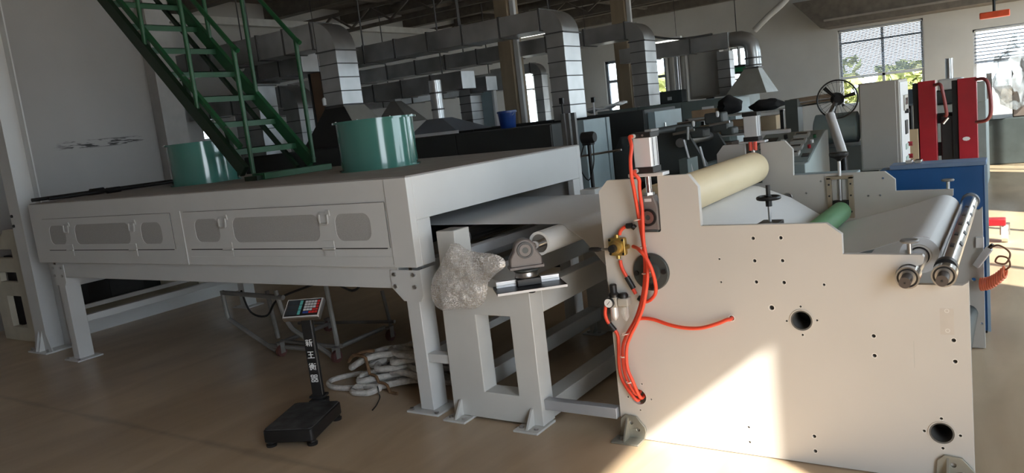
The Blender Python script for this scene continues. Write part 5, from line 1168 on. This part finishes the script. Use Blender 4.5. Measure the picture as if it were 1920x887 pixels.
# control console behind the far side plate
cc = thing('control_console', 'grey green sloped control console with knobs and meters behind the far plate', 'console', (-1.3, 5.9, 0))
CP = mat('console face', (.20, .245, .245), .5); CB = mat('console side', (.30, .355, .355), .5)
K0, K1 = -1.70, -1.25
MB().prism([(5.5, 0), (6.3, 0), (6.3, 1.27), (6.2, 1.27), (5.62, 1.09), (5.5, 1.09)], 'X', K0, K1).build('body', CB, cc, bevel=.006)
sl = Vector((0, .58, .18)).normalized(); up_ = Vector((0, -.18, .58)).normalized()
def onface(x, s, h=0.): return Vector((x, 5.62, 1.09)) + sl * s + up_ * h
def slab(nm, x0, x1, s0, s1, h0, h1, m):
    return MB().hexa([onface(x0, s0, h0), onface(x1, s0, h0), onface(x1, s1, h0), onface(x0, s1, h0), onface(x0, s0, h1), onface(x1, s0, h1), onface(x1, s1, h1), onface(x0, s1, h1)]).build(nm, m, cc, bevel=.002)
slab('face_panel', K0 + .01, K1 - .01, .01, .6, .001, .006, CP)
for i in range(4):
    s0 = .10 + .12 * i
    slab('meter', -1.45, -1.34, s0, s0 + .07, .006, .03, mat('pale meter', (.34, .34, .32), .5)); slab('meter_window', -1.435, -1.355, s0 + .02, s0 + .05, .03, .032, LCD)
for i in range(3): slab('screen', -1.66, -1.57, .12 + .15 * i, .20 + .15 * i, .006, .012, LCD)
for i in range(5): MB().cyl(onface(-1.51, .08 + .1 * i, .006), onface(-1.51, .08 + .1 * i, .035), .014, n=12).build('knob', LIGHTM if i % 2 else BLACK, cc)
slab('screen', -1.32, -1.27, .08, .14, .006, .012, LCD)
for i in range(3): MB().cyl(onface(-1.295, .25 + .1 * i, .006), onface(-1.295, .25 + .1 * i, .03), .012, n=12).build('push_button', (RED, LIGHTM, GREEN)[i], cc)
MB().box(-1.68, -.90, 5.25, 5.48, 0, 1.03).build('plinth', PALEBLUE, cc, bevel=.004)
wp = thing('white_angle_bracket', 'white folded sheet bracket lying behind the far cylinder', 'bracket', (-1.75, 6.2, 1.3))
MB().box(-1.80, -1.52, 6.21, 6.29, 1.2712, 1.30).build('flat', LIGHTM, wp, bevel=.004); MB().prism([(-1.80, 1.30), (-1.74, 1.30), (-1.74, 1.36), (-1.80, 1.42)], 'Y', 6.21, 6.24).build('upright', LIGHTM, wp, smooth=False)

# fan on a tilted chrome post
fa = thing('standing_fan', 'black ring fan with three blades on a tilted chrome post', 'fan', (-1.15, 6.9, 0))
fc = at(1570, 186, 7.0); FRr = .158
nrmv = (EYE - fc); nrmv.z *= .3; nrmv.normalize(); ex = Vector((-nrmv.y, nrmv.x, 0)).normalized(); ey = nrmv.cross(ex)
def fp(r, a, o=0.): return fc + (ex * math.cos(a) + ey * math.sin(a)) * r + nrmv * o
MB().tube([fp(FRr, a * PI / 24) for a in range(48)], .007, 8, closed=True).build('guard_ring', BLACK, fa)
MB().tube([fp(FRr * .9, a * PI / 24, .02) for a in range(48)], .002, 6, closed=True).build('guard_wire', BLACK, fa)
for i in range(24):
    a = i * PI / 12; MB().tube([fp(.04, a, .03), fp(.1, a, .028), fp(FRr, a, 0)], .0016, 5).build('guard_wire', BLACK, fa)
for i in range(3):
    a = i * 2 * PI / 3 + .25
    MB().add([fp(.02, a - .4, .0), fp(.14, a - .14, .012), fp(.145, a + .10, -.006), fp(.02, a + .5, -.01), fp(.02, a - .4, -.004), fp(.14, a - .14, .008), fp(.145, a + .10, -.01), fp(.02, a + .5, -.014)],
             [(0, 1, 2, 3), (7, 6, 5, 4), (0, 4, 5, 1), (1, 5, 6, 2), (2, 6, 7, 3), (3, 7, 4, 0)]).build('blade', BLACK, fa, smooth=False)
MB().cyl(fc - nrmv * .09, fc + nrmv * .03, .03, n=18).build('hub', BLACK, fa); MB().cyl(fc - nrmv * .2, fc - nrmv * .09, .055, n=18).build('motor', BLACKM, fa)
p0 = at(1556, 215, 6.9); p1 = at(1580, 288, 6.7)
MB().cyl(p0, p1, .038, n=20).build('post', ALU, fa); MB().cyl(fc - nrmv * .12, p0, .02, n=12).build('neck', STEEL, fa)
MB().cyl(p1, (p1.x + .03, p1.y, .02), .03, n=14).build('lower_post', BLACKM, fa); MB().cyl((p1.x + .03, p1.y, 0), (p1.x + .03, p1.y, .025), .2, n=28).build('base', BLACKM, fa)
# drive unit behind the fan
du = thing('drive_unit', 'dark green motor and gearbox unit behind the ring fan', 'motor', (-1.6, 8.3, 0))
MB().box(-2.1, -1.1, 8.0, 8.7, 0, 1.0).build('base_frame', CASTDK, du, bevel=.01)
MB().lathe((-1.75, 8.2, 1.17), (1, 0, 0), [(0, .1), (.02, .15), (.4, .15), (.42, .1)], 24).build('motor', GREYGRN, du)
MB().box(-1.3, -1.12, 8.05, 8.4, 1.0, 1.36).build('gearbox', GREYGRN, du, bevel=.02)
MB().cyl((-1.95, 8.1, 1.46), (-1.5, 8.1, 1.48), .045, n=18).build('air_pipe', CHROME, du)
MB().box(-1.98, -1.86, 8.0, 8.2, 1.0, 1.5).build('pipe_bracket', CASTDK, du, smooth=False)
MB().box(-1.2, -1.0, 8.02, 8.1, 1.02, 1.3).build('guard_panel', LIGHTM, du, smooth=False)

# ------------------------------------------------------------------ beige electrical cabinet
ec = thing('electrical_cabinet', 'tall beige electrical cabinet with side switches behind the blue housing', 'cabinet', (-.84, 6.25, 0))
MB().box(-.975, -.715, 6.0, 6.47, .965, 1.585).build('box', BEIGE, ec, bevel=.006)
MB().box(-.966, -.735, 5.992, 6.0, .975, 1.577).build('front_panel', BEIGE, ec, bevel=.003)
MB().box(-.89, -.80, 6.18, 6.30, 0, .965).build('pedestal', BEIGE, ec, smooth=False); MB().box(-1.0, -.69, 6.05, 6.42, 0, .02).build('pedestal_foot', BEIGE, ec, smooth=False)
def side(nm, y0, y1, z0, z1, m, d=.012): return MB().box(-.715, -.715 + d, y0, y1, z0, z1).build(nm, m, ec, bevel=.002)
side('side_door', 6.02, 6.45, .985, 1.565, LIGHTM, .006)
side('meter', 6.16, 6.36, 1.36, 1.47, BEIGE, .016); side('meter_window', 6.19, 6.33, 1.40, 1.45, LCD, .018); side('switch', 6.22, 6.28, 1.34, 1.37, BLACK, .03)
side('display', 6.2, 6.32, 1.19, 1.29, BLACK, .014)
for z in (1.10, 1.01):
    side('button_plate', 6.2, 6.32, z - .02, z + .02, mat('pale teal plate', (.32, .42, .38), .5), .012)
    MB().cyl((-.715, 6.34, z + .01), (-.68, 6.34, z + .01), .017, n=14).build('red_button', RED, ec)
mo = thing('monitor', 'small dark monitor behind the beige electrical cabinet', 'monitor', (-.9, 8.6, 1.0))
p = at(1706, 182, 9.05)
MB().box(p.x - .1, p.x + .12, 9.05, 9.09, p.z - .09, p.z + .08).build('case', mat('slate monitor case', (.06, .08, .10), .5), mo, bevel=.006)
MB().box(p.x - .09, p.x + .11, 9.045, 9.05, p.z - .07, p.z + .07).build('screen', mat('slate screen', (.035, .05, .065), .25), mo, smooth=False)
MB().cyl((p.x, 9.09, .02), (p.x, 9.09, p.z), .02, n=10).build('pole', BLACKM, mo); MB().box(p.x - .15, p.x + .15, 9.0, 9.25, 0, .02).build('foot', BLACKM, mo, smooth=False)
wpk = thing('wooden_board', 'light wooden board upright between cabinet and red lift', 'board', (-.72, 7.2, 0))
p = at(1713, 275, 7.2); MB().box(p.x - .035, p.x + .035, 7.2, 7.23, 0, 1.16).build('plank', mat('pale plywood', (.50, .38, .24), .7, stretch=(1, 1, .1), var=.15), wpk, smooth=False)

# blue housing
bh = thing('blue_housing', 'blue sheet metal housing behind the winding end', 'cabinet', (-.47, 5.6, 0))
MB().box(-.76, -.195, 5.3, 5.46, .02, 1.035).build('body', BLUE, bh, bevel=.006)
MB().box(-.70, -.185, 5.285, 5.475, 1.035, 1.062).build('top_lid', mat('faded blue lid', (.16, .24, .38), .5), bh, bevel=.004)
MB().box(-.196, -.180, 5.285, 5.3, .02, 1.035).build('edge_trim', mat('pale blue edge', (.30, .42, .55), .5), bh, smooth=False)
for u in (1705, 1722): 
    p = at(u, 304, 5.35); MB().box(p.x - .02, p.x + .02, 5.33, 5.40, 1.062, 1.085).build('lid_clip', CHROME, bh, bevel=.003)
for x in (-.74, -.25):
    for y in (5.32, 5.39): MB().box(x, x + .05, y, y + .05, 0, .02).build('foot', BLACKM, bh, smooth=False)

# red hand lift
rl = thing('hand_lift', 'red two-mast hand lift with tube handles behind the blue housing', 'lift', (-.55, 8.0, 0))
LY = 7.8
for u0, u1, vt in ((1722, 1755, 150), (1796, 1832, 144)):
    a = at(u0, 200, LY).x; c = at(u1, 200, LY).x; zt = at(u1, vt, LY).z
    m_ = MB(); m_.box(a, c, LY, LY + .02, .08, zt); m_.box(a, a + .012, LY + .02, LY + .11, .08, zt); m_.box(c - .012, c, LY + .02, LY + .11, .08, zt); m_.build('mast', RED, rl, bevel=.004)
    MB().box(a - .045, a - .002, LY + .03, LY + .14, .08, zt - .01).build('mast_rail', BLACKM, rl, smooth=False)
xa = at(1722, 200, LY).x; xb = at(1832, 200, LY).x; xm = (xa + xb) / 2
MB().box(xa, xb, LY + .12, LY + .18, 1.15, 1.24).build('cross_member', BLACKM, rl, smooth=False)
MB().box(xa, xb, LY + .12, LY + .18, .86, .98).build('cross_member', BLACKM, rl, smooth=False)
MB().box(xm - .06, xm + .05, LY + .06, LY + .16, .1, 1.22).build('lift_cylinder', BLACK, rl, bevel=.01)
MB().tube([(xm, LY + .05, 1.2), (xm - .04, LY + .04, 1.15)], .012, 8).build('chain_guide', STEEL, rl)
MB().tube(smooth_path([at(1752, 160, LY), at(1762, 158, LY - .05), at(1767, 170, LY - .08), at(1775, 212, LY - .05), at(1772, 217, LY)], 5), .014, 10).build('handle', mat('rubbed red tube', (.25, .06, .06), .4), rl)
MB().tube(smooth_path([at(1830, 149, LY), at(1845, 148, LY - .05), at(1853, 158, LY - .08), at(1858, 190, LY - .1), at(1857, 215, LY - .1), at(1848, 226, LY - .05), at(1830, 229, LY)], 5), .015, 10).build('handle', mat('rubbed red tube', (.25, .06, .06)), rl)
for x in (xa + .05, xb - .03):
    MB().box(x - .05, x + .05, LY, LY + .9, .10, .18).build('base_leg', RED, rl, bevel=.006)
MB().box(xa, xb, LY, LY + .2, .10, .17).build('base_beam', RED, rl, bevel=.006)
pw = at(1884, 428, 8.25)
MB().box(xb - .06, pw.x + .01, 8.18, 8.32, .16, .22).build('outrigger', RED, rl, bevel=.006)
for (x, y) in ((pw.x, 8.25), (xa, 8.6), (xb - .05, 8.65)):
    w = MB().cyl((x - .025, y, .085), (x + .025, y, .085), .085, n=26).build('caster_wheel', mat('white nylon wheel', (.68, .66, .60), .5), rl)
    MB().cyl((x + .025, y, .085), (x + .03, y, .085), .03, n=14).build('wheel_hub', STEEL, w)
    f = MB(); f.box(x - .04, x - .03, y - .03, y + .03, .07, .17); f.box(x + .03, x + .04, y - .03, y + .03, .07, .17); f.box(x - .04, x + .04, y - .035, y + .035, .165, .175); f.build('caster_fork', STEEL, w)
p = at(1812, 260, LY); MB().prism([(p.x + .03 * math.cos(a * PI / 4) , p.z + .018 * math.sin(a * PI / 4)) for a in range(8)], 'Y', LY - .003, LY).build('label_sticker', LIGHTM, rl, smooth=False)

# far right: pale machine, plastic-wrapped machine
pmn = thing('grey_machine', 'pale teal grey machine body seen between the red lift masts', 'machine', (-1.0, 12.5, 0))
MB().box(-1.25, -.42, 12.3, 13.2, 0, 1.15).build('body', mat('pale teal grey', (.42, .48, .48), .5), pmn, bevel=.01)
MB().box(-1.05, -.55, 12.5, 13.0, 1.15, 1.35).build('upper_head', CASTDK, pmn, bevel=.02)
MB().cyl((-.86, 12.6, 1.35), (-.86, 12.6, 1.78), .05, n=14).build('column_spring', STEEL, pmn)
MB().box(-1.0, -.7, 12.5, 12.9, 1.35, 1.5).build('spindle_head', LIGHTM, pmn, bevel=.02)
MB().box(-.60, -.42, 12.25, 12.6, 1.15, 1.42).build('control_box', mat('pale teal grey', (.42, .48, .48)), pmn, bevel=.01)
wpm = thing('wrapped_machine', 'dark machine half covered by clear plastic sheeting at the far right', 'machine', (-.3, 15, 0))
MB().box(-.60, .5, 14.9, 16.2, 0, .75).build('base', CASTDK, wpm, bevel=.02)
MB().box(-.5, -.42, 14.95, 15.0, .75, 1.5).build('post', STEEL, wpm, smooth=False); MB().box(-.15, .4, 15.0, 15.8, .75, 1.7).build('upper_body', mat('brown grey machine', (.13, .10, .085), .6), wpm, bevel=.02)
bm = bmesh.new(); bmesh.ops.create_icosphere(bm, subdivisions=4, radius=1)
for v in bm.verts:
    f = 1 + .35 * noise.noise(v.co * 2.1) + .12 * noise.noise(v.co * 6); v.co = Vector((v.co.x * .33 * f, v.co.y * .4 * f, v.co.z * .52 * f))
me = bpy.data.meshes.new('plastic_sheeting'); bm.to_mesh(me); bm.free()
FILM = bpy.data.materials.new('clear sheeting'); FILM.use_nodes = True
_t = FILM.node_tree; _b = _t.nodes['Principled BSDF']; _b.inputs['Base Color'].default_value = (.45, .50, .55, 1); _b.inputs['Roughness'].default_value = .12
_tr = _t.nodes.new('ShaderNodeBsdfTransparent'); _mx = _t.nodes.new('ShaderNodeMixShader'); _nz = _t.nodes.new('ShaderNodeTexNoise'); _nz.inputs['Scale'].default_value = 6
_t.links.new(_nz.outputs['Fac'], _mx.inputs[0]); _t.links.new(_tr.outputs[0], _mx.inputs[1]); _t.links.new(_b.outputs[0], _mx.inputs[2]); _t.links.new(_mx.outputs[0], _t.nodes['Material Output'].inputs[0])
fo = finish('plastic_sheeting', me, FILM, wpm); fo.location = Vector((-.06, 14.95, 1.45)) - wpm.location
# hoist
ho = thing('crane_hoist', 'orange hoist block hanging below the far soffit', 'hoist', (-.5, 22, 3))
p = at(1864, 28, 21.0); MB().box(p.x - .28, p.x + .3, 20.9, 21.2, p.z - .06, p.z + .08).build('hoist_body', mat('orange hoist paint', (.75, .09, .03), .5), ho, bevel=.02)
MB().cyl((p.x, 21.05, p.z), (p.x, 21.05, ZC - .01), .03, n=8).build('suspension', BLACKM, ho)
# blinds in the large far window and the right one
SLM = bpy.data.materials.new('blind slat'); SLM.use_nodes = True; SLM.node_tree.nodes['Principled BSDF'].inputs['Base Color'].default_value = (.34, .37, .43, 1); _b = SLM.node_tree.nodes['Principled BSDF']; _tl = SLM.node_tree.nodes.new('ShaderNodeBsdfTranslucent'); _tl.inputs[0].default_value = (.15, .18, .25, 1); _m = SLM.node_tree.nodes.new('ShaderNodeMixShader'); _m.inputs[0].default_value = .4; SLM.node_tree.links.new(_b.outputs[0], _m.inputs[1]); SLM.node_tree.links.new(_tl.outputs[0], _m.inputs[2]); SLM.node_tree.links.new(_m.outputs[0], SLM.node_tree.nodes['Material Output'].inputs[0])
for (x0, x1, z0, z1, lab) in ((-4.34, -2.25, 1.80, 3.06, 'fine venetian blind lowered over the large far window above its transom'), (-1.05, 2.25, 1.72, 2.57, 'venetian blind half lowered in the right far window')):
    t = thing('venetian_blind', lab, 'blind', ((x0 + x1) / 2, 23.98, z1))
    mb = MB(); z = z0
    while z < z1 - .05:
        mb.add([(x0, 24.02, z), (x1, 24.02, z), (x1, 24.05, z + .03), (x0, 24.05, z + .03), (x0, 24.02, z + .002), (x1, 24.02, z + .002), (x1, 24.05, z + .032), (x0, 24.05, z + .032)], [(0, 3, 2, 1), (4, 5, 6, 7), (0, 1, 5, 4), (1, 2, 6, 5), (2, 3, 7, 6), (3, 0, 4, 7)]); z += .042 if x0 < -2 else .09
    o = mb.build('slats', SLM, t, smooth=False); o['kind'] = 'stuff'
    MB().box(x0, x1, 24.01, 24.07, z1 - .045, z1).build('head_rail', LIGHTM, t, smooth=False); MB().box(x0, x1, 24.02, 24.06, z0 - .03, z0 - .01).build('bottom_rail', LIGHTM, t, smooth=False)
fx = thing('flexible_duct', 'pale flexible hose rising from the round duct bend to the roof', 'duct', (-3.4, 13.6, 2.6))
MB().tube(smooth_path([(-3.79, 13.6, 2.66), (-3.55, 13.6, 2.85), (-3.25, 13.7, 3.1), (-3.0, 13.8, 3.5), (-2.9, 13.9, ZC - .01)], 6), .05, 10).build('hose_wall', mat('pale hose', (.5, .49, .46), .6), fx)
tag(MB().tube(smooth_path([at(1214, 66, 12.4), at(1240, 71, 12.6), at(1270, 73, 12.8), at(1300, 70, 13.0), at(1335, 64, 13.28)], 6), .018, 8).build('sagging_cable', CABLE), 'thick black cable sagging from the third duct to the round duct', 'cable')

# light roof trusses under the ceiling
for y in (12.3, 16.7):
    t = thing('roof_truss', 'thin steel roof truss with zigzag web under the ceiling, %s row' % ('nearer' if y < 14 else 'farther'), 'truss', (-6, y, 4.0), kind='structure')
    MB().box(XL, -3.0, y - .04, y + .04, 3.86, 3.93).build('lower_chord', BEAMM, t, smooth=False)
    for i in range(9):
        x = XL + .3 + i * 1.1
        MB().bar((x, y, 3.93), (x + .55, y, ZC - .34), .04, .04).build('web_bar', BEAMM, t, smooth=False); MB().bar((x + .55, y, ZC - .34), (x + 1.1, y, 3.93), .04, .04).build('web_bar', BEAMM, t, smooth=False)
    MB().box(XL, -3.0, y - .04, y + .04, ZC - .36, ZC - .3).build('upper_chord', BEAMM, t, smooth=False)

h3 = thing('exhaust_hood', 'taupe triangular hood hanging behind the front drum', 'hood', (-8.2, 9.2, 1.6))
p = at(722, 234, 9.78); q = at(786, 228, 9.78); r_ = at(742, 190, 9.78)
MB().hexa([(p.x, 9.55, p.z), (q.x, 9.55, p.z), (q.x, 10.0, p.z), (p.x, 10.0, p.z), (r_.x - .05, 9.7, r_.z), (r_.x + .06, 9.7, r_.z), (r_.x + .06, 9.85, r_.z), (r_.x - .05, 9.85, r_.z)]).build('skirt', mat('taupe hood sheet', (.27, .26, .235)), h3, smooth=False)
MB().box(r_.x - .05, r_.x + .06, 9.7, 9.85, r_.z, 2.178).build('stack', GALV, h3, smooth=False)
wpn = thing('partition_screen', 'pale upright screen left of the brown column', 'panel', (-7.2, 10.7, 0))
p = at(898, 200, 10.7); q = at(926, 200, 10.7)
MB().box(p.x, q.x, 10.7, 10.74, 0, 2.18).build('leaf', PALEBLUE, wpn, bevel=.01); MB().box(p.x - .05, p.x, 10.68, 10.76, 0, 2.22).build('stile', BLACKM, wpn, smooth=False); MB().box(q.x, q.x + .04, 10.68, 10.76, 0, 2.22).build('stile', LIGHTM, wpn, smooth=False)
t = thing('air_duct', 'slim bright duct drop in front of the left wall windows', 'duct', (-8, 14, 0), group='galvanised air ducts')
p = at(1006, 200, 15.5); seg_z(t, p.x, p.x + .22, 15.5, 15.75, 0, 2.6, 9); elbow_xz(t, p.x - .06, 2.6, .22, .22, 15.5, 15.75, .06); seg_x(t, p.x - 1.2, p.x - .08, 15.5, 15.75, 2.66, 2.88, 3)
